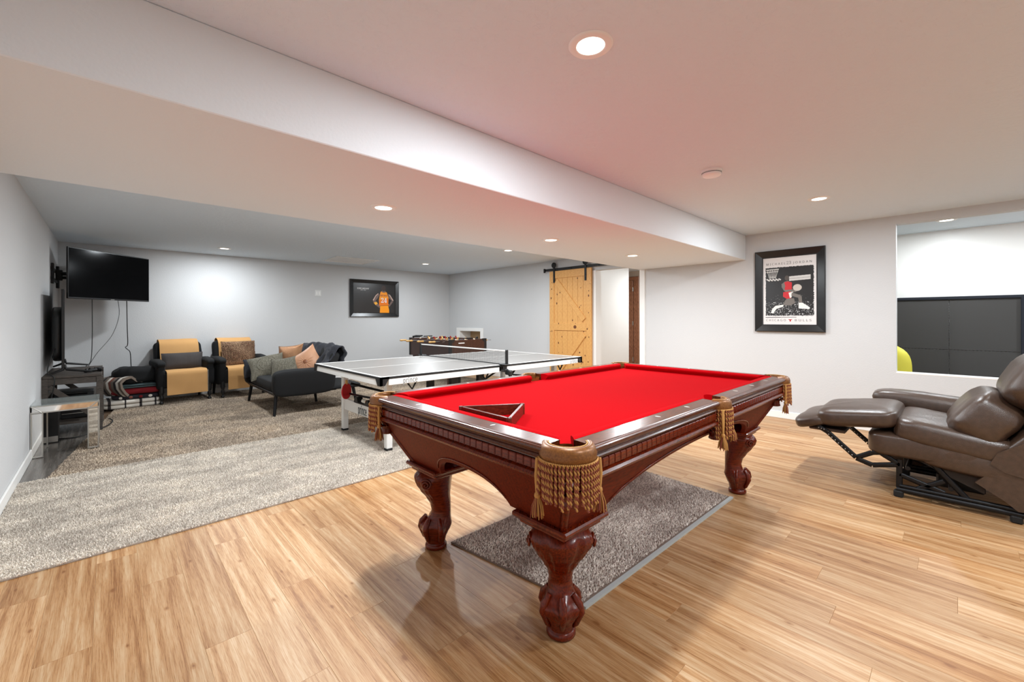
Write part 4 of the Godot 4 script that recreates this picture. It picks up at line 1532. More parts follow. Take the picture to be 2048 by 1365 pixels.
func barn_door() -> void:
	var T := thing("barn_door", "knotty pine sliding barn door with Z braces hung on a black rail", "door", P(5.806, 0.012, 4.62), -PI / 2)
	var W := 0.917
	var Hh := 2.04
	var boards := 7
	for k in boards:
		var bw := (W - 0.12) / boards
		part(boxes([[Vector3(-(W - 0.12) / 2 + bw * (k + 0.5), Hh / 2, 0), Vector3(bw - 0.002, Hh - 0.1, 0.022)]], 0.004), "board", M.pine, T)
	for s in [-1.0, 1.0]:
		part(boxes([[Vector3(s * (W / 2 - 0.052), Hh / 2, 0.006), Vector3(0.104, Hh, 0.036)]], 0.004), "stile", M.pine, T)
	var hp := tri(M.pine.duplicate(), Vector3(1.0, 12, 12))
	for q in [[0.07, 0.14], [1.045, 0.13], [Hh - 0.065, 0.13]]:
		part(boxes([[Vector3(0, q[0], 0.006), Vector3(W - 0.208, q[1], 0.036)]], 0.004), "cross_rail", hp, T)
	for q in [[Vector2(-0.335, 1.90), Vector2(0.335, 1.13)], [Vector2(0.335, 0.96), Vector2(-0.335, 0.16)]]:
		var d: Vector2 = q[1] - q[0]
		var b := MB.new()
		b.box(Vector3.ZERO, Vector3(d.length() - 0.09, 0.1, 0.042), 0.005)
		var o := part(b, "brace", hp, T)
		o.transform = Transform3D(Basis(Vector3.BACK, d.angle()), Vector3((q[0].x + q[1].x) / 2, (q[0].y + q[1].y) / 2, 0.007))
	# knots
	var rng := RandomNumberGenerator.new()
	rng.seed = 5
	var kn := MB.new()
	var ring := []
	for i in 10:
		ring.append(Vector2(cos(TAU * i / 10), sin(TAU * i / 10)))
	kn.extrude(PackedVector2Array(ring), Vector3.ZERO, Vector3.RIGHT, Vector3.UP, Vector3(0, 0, 1))
	var km := kn.mesh()
	for k in 44:
		var on_stile := k % 3 == 0
		var x := (1.0 if rng.randi() % 2 else -1.0) * (W / 2 - rng.randf_range(0.02, 0.085)) if on_stile else rng.randf_range(-0.33, 0.33)
		var y := rng.randf_range(0.2, 1.88)
		var o := MeshInstance3D.new()
		o.mesh = km
		o.material_override = M.pine_knot
		var r := rng.randf_range(0.006, 0.013)
		if k == 4:
			x = 0.12
			y = 1.045
			r = 0.022
		var proud := on_stile or absf(y - 1.045) < 0.07
		o.position = Vector3(x, y, 0.0235 if proud else 0.0105)
		o.scale = Vector3(r * (1.5 if k == 4 else 1.0), r * rng.randf_range(0.9, 1.7), 0.001)
		put(o, "knot", T)
	for s in [-1.0, 1.0]:
		var hg := MB.new()
		hg.box(Vector3(s * 0.345, 1.99, 0.028), Vector3(0.042, 0.32, 0.008), 0.002)
		hg.t = Transform3D(Basis(Vector3.RIGHT, PI / 2), Vector3(s * 0.345, 2.145, 0.034))
		hg.lathe([Vector2(0, -0.012), Vector2(0.045, -0.012), Vector2(0.05, -0.006), Vector2(0.05, 0.006), Vector2(0.045, 0.012), Vector2(0, 0.012)], 24)
		hg.t = Transform3D()
		for y in [1.87, 1.93]:
			hg.sell(Vector3(s * 0.345, y, 0.033), Vector3(0.01, 0.01, 0.006), 1, 1, 10, 6)
		part(hg, "roller_hanger", M.black_iron, T)
	var R := thing("barn_door_rail", "long black steel sliding rail above the pine barn door", "rail", P(5.79, 2.082, 4.3), -PI / 2)
	part(boxes([[Vector3(0, 0, 0), Vector3(1.83, 0.042, 0.01)]], 0.002), "bar", M.black_iron, R)
	for k in 4:
		var sp := MB.new()
		sp.tube([Vector3(-0.85 + k * 0.567, 0, -0.056), Vector3(-0.85 + k * 0.567, 0, 0.012)], 0.013, 10)
		part(sp, "spacer", M.black_iron, R)
	for s in [-1.0, 1.0]:
		part(boxes([[Vector3(s * 0.895, -0.008, 0.01), Vector3(0.03, 0.075, 0.03)]], 0.004), "end_stop", M.black_iron, R)
	# brown stained door at the end of the hall
	var D := Node3D.new()
	D.name = "door_1"
	add_child(D)
	D.set_meta("kind", "structure")
	part(span(8.405, 8.44, 0.01, 2.04, 4.94, 5.75, null, 0.003), "door_leaf", M.stained_wood, D)
	part(span(8.395, 8.41, 0.2, 0.9, 5.06, 5.63, null, 0.01), "door_panel", M.stained_wood, D)
	part(span(8.395, 8.41, 1.05, 1.92, 5.06, 5.63, null, 0.01), "door_panel", M.stained_wood, D)
	part(span(8.42, 8.45, 0.0, 2.06, 4.80, 4.93, null, 0.008), "door_casing", M.stained_wood, D)
	part(span(8.42, 8.45, 2.045, 2.13, 4.80, 5.85, null, 0.008), "door_casing", M.stained_wood, D)
	for y in [0.25, 1.05, 1.8]:
		part(span(8.398, 8.412, y, y + 0.09, 4.925, 4.945, null, 0.003), "hinge", M.silver, D)
	var kb := MB.new()
	kb.sell(Vector3(8.37, 0.96, -5.68), Vector3(0.028, 0.028, 0.028), 1, 1, 14, 8)
	part(kb, "door_knob", M.silver, D)
	var strike := thing("strike_plate", "small dark latch hole in the white doorway jamb", "latch", P(5.9, 1.16, 4.129))
	part(boxes([[Vector3(0, 0, 0.001), Vector3(0.02, 0.028, 0.003)], [Vector3(0, -0.14, 0.001), Vector3(0.008, 0.008, 0.003)]], 0.001), "plate", M.black_iron, strike)


func fittings() -> void:
	# recess with white casing, low in the right wall
	var N := Node3D.new()
	N.name = "window_1"
	add_child(N)
	N.set_meta("kind", "structure")
	var x0 := WALL_R - 0.016
	part(span(x0, WALL_R, 0.925, 0.995, 7.02, 7.985, null, 0.003), "casing_head", M.trim_white, N)
	part(span(x0, WALL_R, 0.46, 0.925, 7.02, 7.12, null, 0.003), "casing_side", M.trim_white, N)
	part(span(x0, WALL_R, 0.46, 0.925, 7.86, 7.985, null, 0.003), "casing_side", M.trim_white, N)
	part(span(x0 - 0.01, WALL_R, 0.44, 0.52, 7.0, 8.0, null, 0.003), "sill", M.trim_white, N)
	part(span(WALL_R, WALL_R + 0.3, 0.925, 0.945, 7.1, 7.88), "lining", M.trim_white, N)
	part(span(WALL_R, WALL_R + 0.3, 0.52, 0.925, 7.86, 7.88), "lining", M.trim_white, N)
	part(span(WALL_R, WALL_R + 0.3, 0.52, 0.925, 7.1, 7.12), "lining", M.trim_white, N)
	part(span(WALL_R, WALL_R + 0.3, 0.5, 0.52, 7.1, 7.88), "lining", M.trim_white, N)
	part(span(WALL_R + 0.3, WALL_R + 0.32, 0.5, 0.945, 7.1, 7.88), "back_panel", M.niche_back, N)
	# smoke alarm
	var S := thing("smoke_alarm", "round white smoke alarm on the high ceiling", "smoke alarm", P(3.108, CEIL, 1.197))
	var b := MB.new()
	b.lathe([Vector2(0.07, 0.0), Vector2(0.07, -0.01), Vector2(0.066, -0.014)], 28)
	part(b, "base", M.white_plastic, S)
	b = MB.new()
	b.lathe([Vector2(0.064, -0.014), Vector2(0.064, -0.03), Vector2(0.056, -0.038), Vector2(0.03, -0.042), Vector2(0.0, -0.043)], 28)
	part(b, "cover", M.white_plastic, S)
	b = MB.new()
	b.lathe([Vector2(0.0655, -0.0185), Vector2(0.0655, -0.0215)], 28)
	part(b, "vent_slot", M.black_plastic, S)
	# ceiling grille
	var G := thing("ceiling_grille", "white rectangular air return grille in the far ceiling", "vent", P(3.13, CEIL, 7.45))
	for s in [-1.0, 1.0]:
		part(boxes([[Vector3(0, -0.006, s * 0.325), Vector3(0.76, 0.012, 0.035)]], 0.003), "frame_bar", M.gloss_white, G)
		part(boxes([[Vector3(s * 0.3625, -0.006, 0), Vector3(0.035, 0.012, 0.615)]], 0.003), "frame_bar", M.gloss_white, G)
	for k in 30:
		var sl := MB.new()
		sl.t = Transform3D(Basis(Vector3.RIGHT, 0.03), Vector3(0, -0.006, -0.3 + k * 0.0207))
		sl.box(Vector3.ZERO, Vector3(0.69, 0.002, 0.0195))
		part(sl, "slat", M.gloss_white, G)
	# light switch
	var L := thing("light_switch", "white double light switch plate beside the wide framed print", "light switch", P(2.86, 1.692, WALL_B))
	part(boxes([[Vector3(0, 0, 0.003), Vector3(0.118, 0.118, 0.006)]], 0.002), "plate", M.light_plastic, L)
	for s in [-1.0, 1.0]:
		part(boxes([[Vector3(s * 0.024, 0, 0.007), Vector3(0.032, 0.066, 0.006)]], 0.002), "rocker", M.white_plastic, L)


func tv(called: String, label: String, at: Vector3, turn: float, w: float, h: float, bulge: float) -> Node3D:
	# origin at the middle of the screen's lower edge, facing local +z
	var T := thing(called, label, "television", at, turn)
	part(boxes([[Vector3(0, h / 2, -0.008), Vector3(w, h, 0.022)]], 0.004), "bezel", M.tv_case, T)
	var q := MB.new()
	q.box(Vector3(0, h / 2 + 0.004, 0.0035), Vector3(w - 0.022, h - 0.032, 0.003))
	part(q, "screen_panel", M.screen, T)
	q = MB.new()
	q.sell(Vector3(0, h * 0.42, -0.02 - bulge * 0.6), Vector3(w * 0.44, h * 0.36, bulge), 0.35, 0.35, 32, 12)
	part(q, "rear_housing", M.tv_case, T)
	part(boxes([[Vector3(0, 0.008, 0.0045), Vector3(0.05, 0.006, 0.002)]]), "maker_mark", M.silver, T)
	return T


func cable(called: String, label: String, pts: Array, r := 0.004) -> void:
	var c := Curve3D.new()
	for k in pts.size():
		var t: Vector3 = (pts[mini(k + 1, pts.size() - 1)] - pts[maxi(k - 1, 0)]) / 6.0
		c.add_point(pts[k], -t, t)
	c.bake_interval = 0.02
	var b := MB.new()
	b.tube(Array(c.get_baked_points()), r, 6)
	tag(part(b, called, M.cord), label, "cord")


func televisions() -> void:
	var T := tv("wall_television", "black flat television hung high across the room corner", P(0.035, 1.452, 7.61), 0.792, 1.096, 0.615, 0.03)
	# arm mount on the left wall
	var m := thing("television_mount", "black folding arm mount holding the high television to the wall", "bracket", P(WALL_L, 1.75, 7.7))
	part(boxes([[Vector3(0.012, 0, 0.33), Vector3(0.024, 0.24, 0.1)], [Vector3(0.012, 0.0, -0.36), Vector3(0.03, 0.28, 0.12)], [Vector3(0.008, 0.06, 0), Vector3(0.016, 0.04, 0.8)], [Vector3(0.008, -0.06, 0), Vector3(0.016, 0.04, 0.8)]], 0.003), "wall_plate", M.black_iron, m)
	var b := MB.new()
	b.box(Vector3(0.05, 0, 0.05), Vector3(0.06, 0.13, 0.06), 0.006)
	b.tube([Vector3(0.05, 0.02, 0.05), Vector3(0.27, 0.02, 0.16)], 0.022, 8)
	b.tube([Vector3(0.05, -0.03, 0.05), Vector3(0.27, -0.03, 0.16)], 0.018, 8)
	b.tube([Vector3(0.27, 0.0, 0.16), Vector3(0.478, 0.0, 0.12)], 0.022, 8)
	b.tube([Vector3(0.27, 0.06, 0.16), Vector3(0.27, -0.07, 0.16)], 0.028, 10)
	part(b, "folding_arm", M.black_iron, m)
	b = MB.new()
	b.t = Transform3D(Basis(Vector3.UP, 0.792), Vector3(0.49, 0, 0.112))
	b.box(Vector3(0, 0, -0.0), Vector3(0.3, 0.24, 0.02), 0.004)
	part(b, "mount_plate", M.black_iron, m)
	# television on the stand, seen edge-on
	T = tv("stand_television", "large black television standing edge-on on the grey wood stand", P(-0.368, 0.70, 7.0), PI / 2 + 0.052, 1.2, 0.82, 0.045)
	for s in [-1.0, 1.0]:
		var f := MB.new()
		f.tube([Vector3(s * 0.46, 0.02, 0), Vector3(s * 0.46, -0.03, 0.02), Vector3(s * 0.50, -0.066, 0.21)], [0.016, 0.014, 0.010], 8)
		f.tube([Vector3(s * 0.46, 0.02, 0), Vector3(s * 0.46, -0.03, -0.01), Vector3(s * 0.48, -0.066, -0.09)], [0.016, 0.014, 0.010], 8)
		part(f, "foot", M.black_plastic, T)
	stand()
	mirrored_table()
	cable("power_cord", "thin black cord hanging from the high television with a small loop", [P(0.18, 1.46, 7.86), P(0.185, 1.1, 7.88), P(0.19, 0.86, 7.9), P(0.165, 0.82, 7.9), P(0.185, 0.79, 7.9), P(0.215, 0.74, 7.9), P(0.225, 0.55, 7.92), P(0.24, 0.3, 7.95), P(0.2, 0.22, 7.95)], 0.005)
	cable("signal_cord", "thin grey cord trailing from the high television down to the stand", [P(0.09, 1.46, 7.75), P(0.10, 1.25, 7.7), P(0.03, 1.0, 7.4), P(-0.1, 0.8, 7.1), P(-0.17, 0.66, 6.95)], 0.003)
	cable("aerial_cord", "straight pale cord dropping behind the edge-on television", [P(-0.15, 1.46, 7.5), P(-0.15, 1.0, 7.5), P(-0.16, 0.7, 7.45), P(-0.2, 0.632, 7.3)], 0.004)
	cable("mains_cord", "black cord looping down the wall side of the grey stand", [P(-0.40, 0.92, 6.5), P(-0.43, 0.80, 6.4), P(-0.45, 0.66, 6.36), P(-0.40, 0.60, 6.33), P(-0.42, 0.4, 6.32), P(-0.45, 0.15, 6.34), P(-0.4, 0.01, 6.25)], 0.005)
	cable("floor_cord", "black cord lying across the floor beside the grey stand", [P(-0.42, 0.012, 6.2), P(-0.25, 0.012, 6.12), P(-0.12, 0.03, 6.2), P(0.0, 0.03, 6.5), P(0.03, 0.03, 6.75), P(0.0, 0.03, 6.9)], 0.006)
	# small things on the stand
	var g := thing("game_controller", "black game controller lying on the grey stand", "controller", P(-0.135, 0.62, 6.62), 0.4)
	b = MB.new()
	b.sell(Vector3(0, 0.02, 0), Vector3(0.05, 0.018, 0.03), 0.7, 0.7, 18, 10)
	part(b, "body", M.black_plastic, g)
	for s in [-1.0, 1.0]:
		b = MB.new()
		b.tube([Vector3(s * 0.045, 0.022, 0), Vector3(s * 0.065, 0.016, 0.03), Vector3(s * 0.068, 0.012, 0.055)], [0.02, 0.017, 0.011], 9)
		part(b, "grip", M.black_plastic, g)
		b = MB.new()
		b.lathe([Vector2(0.009, 0.036), Vector2(0.007, 0.046), Vector2(0.0, 0.047)], 10, Vector3(s * 0.022, 0, 0.008))
		part(b, "thumb_stick", M.rubber, g)
	var r := thing("remote_control", "short black remote control lying on the grey stand", "remote control", P(-0.085, 0.62, 6.95), 1.2)
	part(boxes([[Vector3(0, 0.009, 0), Vector3(0.13, 0.018, 0.042)]], 0.005), "body", M.black_plastic, r)
	var bt := MB.new()
	for i in 6:
		bt.box(Vector3(-0.045 + i * 0.018, 0.0185, 0), Vector3(0.009, 0.003, 0.026), 0.001)
	part(bt, "buttons", M.rubber, r)


func stand() -> void:
	var S := thing("television_stand", "grey weathered wood television stand with crossed end braces", "television stand", P(-0.272, 0, 6.9))
	var hx := 0.205
	var hz := 0.53
	part(boxes([[Vector3(0, 0.608, 0), Vector3(0.435, 0.024, 1.11)]], 0.003), "top", M.grey_wood, S)
	for s in [-1.0, 1.0]:
		part(boxes([[Vector3(0, 0.562, s * hz), Vector3(0.40, 0.066, 0.022)]], 0.002), "end_apron", M.grey_wood, S)
		part(boxes([[Vector3(s * hx, 0.562, 0), Vector3(0.022, 0.066, 1.05)]], 0.002), "side_apron", M.grey_wood, S)
		for k in [-1.0, 1.0]:
			part(boxes([[Vector3(s * (hx - 0.005), 0.298, k * (hz - 0.005)), Vector3(0.05, 0.595, 0.05)]], 0.003), "leg", M.grey_wood, S)
		for k in [[Vector2(-0.17, 0.51), Vector2(0.17, 0.16)]]:
			var d: Vector2 = k[1] - k[0]
			var b := MB.new()
			b.t = Transform3D(Basis(Vector3.BACK, d.angle()), Vector3(0, (k[0].y + k[1].y) / 2, s * hz))
			b.box(Vector3.ZERO, Vector3(d.length(), 0.05, 0.02), 0.002)
			part(b, "brace", M.grey_wood, S)
	part(boxes([[Vector3(0, 0.12, 0), Vector3(0.4, 0.02, 1.04)]], 0.002), "low_shelf", M.grey_wood, S)
	part(boxes([[Vector3(0, 0.36, 0), Vector3(0.4, 0.016, 1.04)]], 0.002), "middle_shelf", M.grey_wood, S)
	var x := thing("set_top_box", "flat black set-top box on the stand's middle shelf", "set-top box", P(-0.27, 0.369, 6.72))
	part(boxes([[Vector3(0, 0.022, 0), Vector3(0.3, 0.044, 0.24)]], 0.004), "case", M.black_plastic, x)
	part(boxes([[Vector3(0.0, 0.022, 0.121), Vector3(0.2, 0.012, 0.002)]]), "display", M.screen, x)
	x = thing("game_console", "bulky black games console on the stand's lowest shelf", "games console", P(-0.24, 0.131, 6.75))
	part(boxes([[Vector3(0, 0.05, 0), Vector3(0.27, 0.10, 0.32)]], 0.008), "case", M.black_plastic, x)
	part(boxes([[Vector3(0, 0.055, 0.161), Vector3(0.25, 0.006, 0.003)]]), "slot", M.silver, x)
	x = thing("loudspeaker", "tall narrow black loudspeaker standing between wall and stand", "loudspeaker", P(-0.40, 0.0, 6.12))
	part(boxes([[Vector3(0, 0.21, 0), Vector3(0.085, 0.40, 0.12)]], 0.004), "cabinet", M.black_plastic, x)
	part(boxes([[Vector3(0, 0.035, 0.062), Vector3(0.08, 0.06, 0.004)]], 0.001), "badge_strip", M.silver, x)
	part(boxes([[Vector3(0, 0.005, 0), Vector3(0.1, 0.01, 0.14)]], 0.002), "plinth", M.black_plastic, x)


func mirrored_table() -> void:
	var T := thing("mirrored_side_table", "mirrored waterfall side table with silver edging against the left wall", "side table", P(-0.277, 0.0, 5.68))
	var W := 0.42
	var dz := 0.2
	var base := [0.0, 0.016]
	for s in [-1.0, 1.0]:
		var y0: float = 0.002 if s < 0 else 0.02
		part(boxes([[Vector3(s * (W / 2 - 0.036), (0.385 + y0) / 2, 0), Vector3(0.066, 0.385 - y0, dz * 2 - 0.01)]], 0.002), "side_panel", M.mirror, T)
		var e := MB.new()
		for q in [s * (W / 2 - 0.003), s * (W / 2 - 0.070)]:
			for z in [-dz, dz]:
				e.box(Vector3(q, (0.4 + y0) / 2, z), Vector3(0.009, 0.4 - y0, 0.012), 0.002)
		for z in [-dz, dz]:
			e.box(Vector3(s * (W / 2 - 0.036), y0 + 0.006, z), Vector3(0.07, 0.012, 0.012), 0.002)
		part(e, "silver_edge", M.silver, T)
	part(boxes([[Vector3(0, 0.418, 0), Vector3(W - 0.012, 0.058, dz * 2 - 0.01)]], 0.002), "top_panel", M.mirror, T)
	var e2 := MB.new()
	for z in [-dz, dz]:
		for y in [0.391, 0.447]:
			e2.box(Vector3(0, y, z), Vector3(W - 0.0, 0.009, 0.012), 0.002)
		for s in [-1.0, 1.0]:
			e2.t = Transform3D(Basis(Vector3.BACK, s * -2.4), Vector3(s * (W / 2 - 0.035), 0.419, z))
			e2.box(Vector3.ZERO, Vector3(0.085, 0.007, 0.013), 0.002)
			e2.t = Transform3D()
	for s in [-1.0, 1.0]:
		e2.box(Vector3(s * (W / 2 - 0.004), 0.447, 0), Vector3(0.009, 0.009, dz * 2), 0.002)
	part(e2, "silver_edge", M.silver, T)
	part(boxes([[Vector3(0, 0.456, 0), Vector3(W + 0.004, 0.008, dz * 2 + 0.01)]], 0.002), "glass_top", M.clear_glass, T)


func armchairs() -> void:
	var nz := noise(0.09, 71, 3)
	for n in 2:
		var cx: float = [0.785, 1.50][n]
		var A := thing("armchair", ["black slipcovered armchair beside the folded blankets", "black slipcovered armchair between the other armchair and the futon"][n], "armchair", P(cx, 0.012, 7.93), 0.1, "black armchairs along the back wall")
		var b := MB.new()
		b.sell(Vector3(0, 0.33, 0.03), Vector3(0.30, 0.115, 0.29), 0.25, 0.25, 40, 16, nz, 0.012)
		part(b, "seat", M.black_cloth, A)
		b = MB.new()
		b.t = Transform3D(Basis(Vector3.RIGHT, -0.16), Vector3(0, 0.60, -0.205))
		b.sell(Vector3.ZERO, Vector3(0.288, 0.26, 0.075), 0.28, 0.3, 40, 18, nz, 0.014)
		part(b, "backrest", M.black_cloth, A)
		for s in [-1.0, 1.0]:
			b = MB.new()
			# rolled arm, a scroll in front, cloth falling outside
			b.sell(Vector3(s * 0.285, 0.40, 0.02), Vector3(0.052, 0.20, 0.27), 0.3, 0.35, 28, 14, nz, 0.012)
			b.sell(Vector3(s * 0.29, 0.555, 0.03), Vector3(0.058, 0.062, 0.29), 0.8, 0.35, 28, 14, nz, 0.012)
			b.sell(Vector3(s * 0.285, 0.36, 0.25), Vector3(0.055, 0.13, 0.05), 0.5, 0.6, 24, 12, nz, 0.02)
			part(b, "arm", M.black_cloth, A)
			b = MB.new()
			b.lathe([Vector2(0.014, 0.0), Vector2(0.022, 0.008), Vector2(0.025, 0.022), Vector2(0.015, 0.04), Vector2(0.013, 0.05), Vector2(0.024, 0.075), Vector2(0.026, 0.1), Vector2(0.017, 0.125), Vector2(0.024, 0.14), Vector2(0.024, 0.15), Vector2(0.03, 0.16), Vector2(0.03, 0.25)], 16, Vector3(s * 0.28, 0, 0.26))
			part(b, "leg", M.black_plastic, A, "turned black wooden leg")
			b = MB.new()
			b.tube([Vector3(s * 0.27, 0.0, -0.25), Vector3(s * 0.265, 0.25, -0.2)], [0.016, 0.024], 8)
			part(b, "leg", M.black_plastic, A)
		# woven runner over back, seat and front
		var run := []
		for p in [[0.60, -0.318], [0.74, -0.338], [0.83, -0.34], [0.876, -0.31], [0.888, -0.26], [0.872, -0.2], [0.83, -0.15], [0.76, -0.125], [0.62, -0.098], [0.50, -0.075], [0.466, -0.04], [0.462, 0.02], [0.465, 0.15], [0.468, 0.26], [0.455, 0.325], [0.42, 0.347], [0.34, 0.352], [0.24, 0.352], [0.13, 0.355]]:
			run.append(Vector3(0, p[0], p[1]))
		var c := Curve3D.new()
		for k in run.size():
			var t: Vector3 = (run[mini(k + 1, run.size() - 1)] - run[maxi(k - 1, 0)]) / 6.0
			c.add_point(run[k], -t, t)
		c.bake_interval = 0.03
		b = MB.new()
		b.ribbon(Array(c.get_baked_points()), Vector3(-0.47, 0, 0), 0.006, noise(0.06, 80 + n, 2), 0.009, 14)
		var th := thing("seat_runner", ["woven tan runner on the armchair with the grey lumbar pillow", "woven tan runner on the armchair with the shaggy brown pillow"][n], "throw", P(cx, 0.012, 7.93), 0.1, "woven runners on the armchairs")
		part(b, "cloth", M.burlap, th)
		var fr := MB.new()
		for k in 24:
			var y := 0.14 + k * 0.0135
			fr.tube([Vector3(0.234, y, 0.353), Vector3(0.243, y - 0.004, 0.36)], 0.0018, 4)
		part(fr, "frayed_edge", M.cream_fleece, th).set_meta("kind", "stuff")
	var p1 := thing("lumbar_pillow", "long dark grey pillow against the back of the armchair by the blankets", "pillow", P(0.795, 0.585, 7.915), 0.1)
	var q := MB.new()
	q.pillow(0.50, 0.25, 0.13, noise(0.05, 90), 0.03, 0.014)
	var o := part(q, "cover", M.grey_pillow, p1)
	o.rotation.x = -0.2
	var p2 := thing("shaggy_pillow", "shaggy mottled brown pillow leaning on the armchair by the futon", "pillow", P(1.51, 0.655, 7.935), 0.1)
	q = MB.new()
	q.pillow(0.48, 0.40, 0.15, noise(0.05, 91), 0.03, 0.02)
	o = part(q, "cover", M.fur, p2)
	o.rotation.x = -0.2
	# shaggy pile: short leaning tufts over the front
	var rng := RandomNumberGenerator.new()
	rng.seed = 12
	var f1 := MB.new()
	var f2 := MB.new()
	for k in 2600:
		var a := rng.randf_range(-0.98, 0.98)
		var c2 := rng.randf_range(-0.98, 0.98)
		var z := 0.075 * pow(1 - pow(absf(a), 2.4), 0.55) * pow(1 - pow(absf(c2), 2.4), 0.55)
		var p := Vector3(0.24 * a * (1 - 0.03 * (1 - c2 * c2)), 0.2 * c2 * (1 - 0.03 * (1 - a * a)), z)
		var d := Vector3(a * 0.5 + rng.randf_range(-0.6, 0.6), -0.5 + rng.randf_range(-0.5, 0.4), 0.9).normalized() * 0.016
		var s := Vector3(rng.randf_range(-1, 1), rng.randf_range(-1, 1), 0).normalized() * 0.004
		(f1 if k % 3 else f2).tri_n(p - s, p + s, p + d, Vector3.BACK)
	var hair := part2(f1, M.fur, f2, M.stripe_rust, "shag", p2)
	hair.rotation.x = -0.2
	hair.set_meta("kind", "stuff")


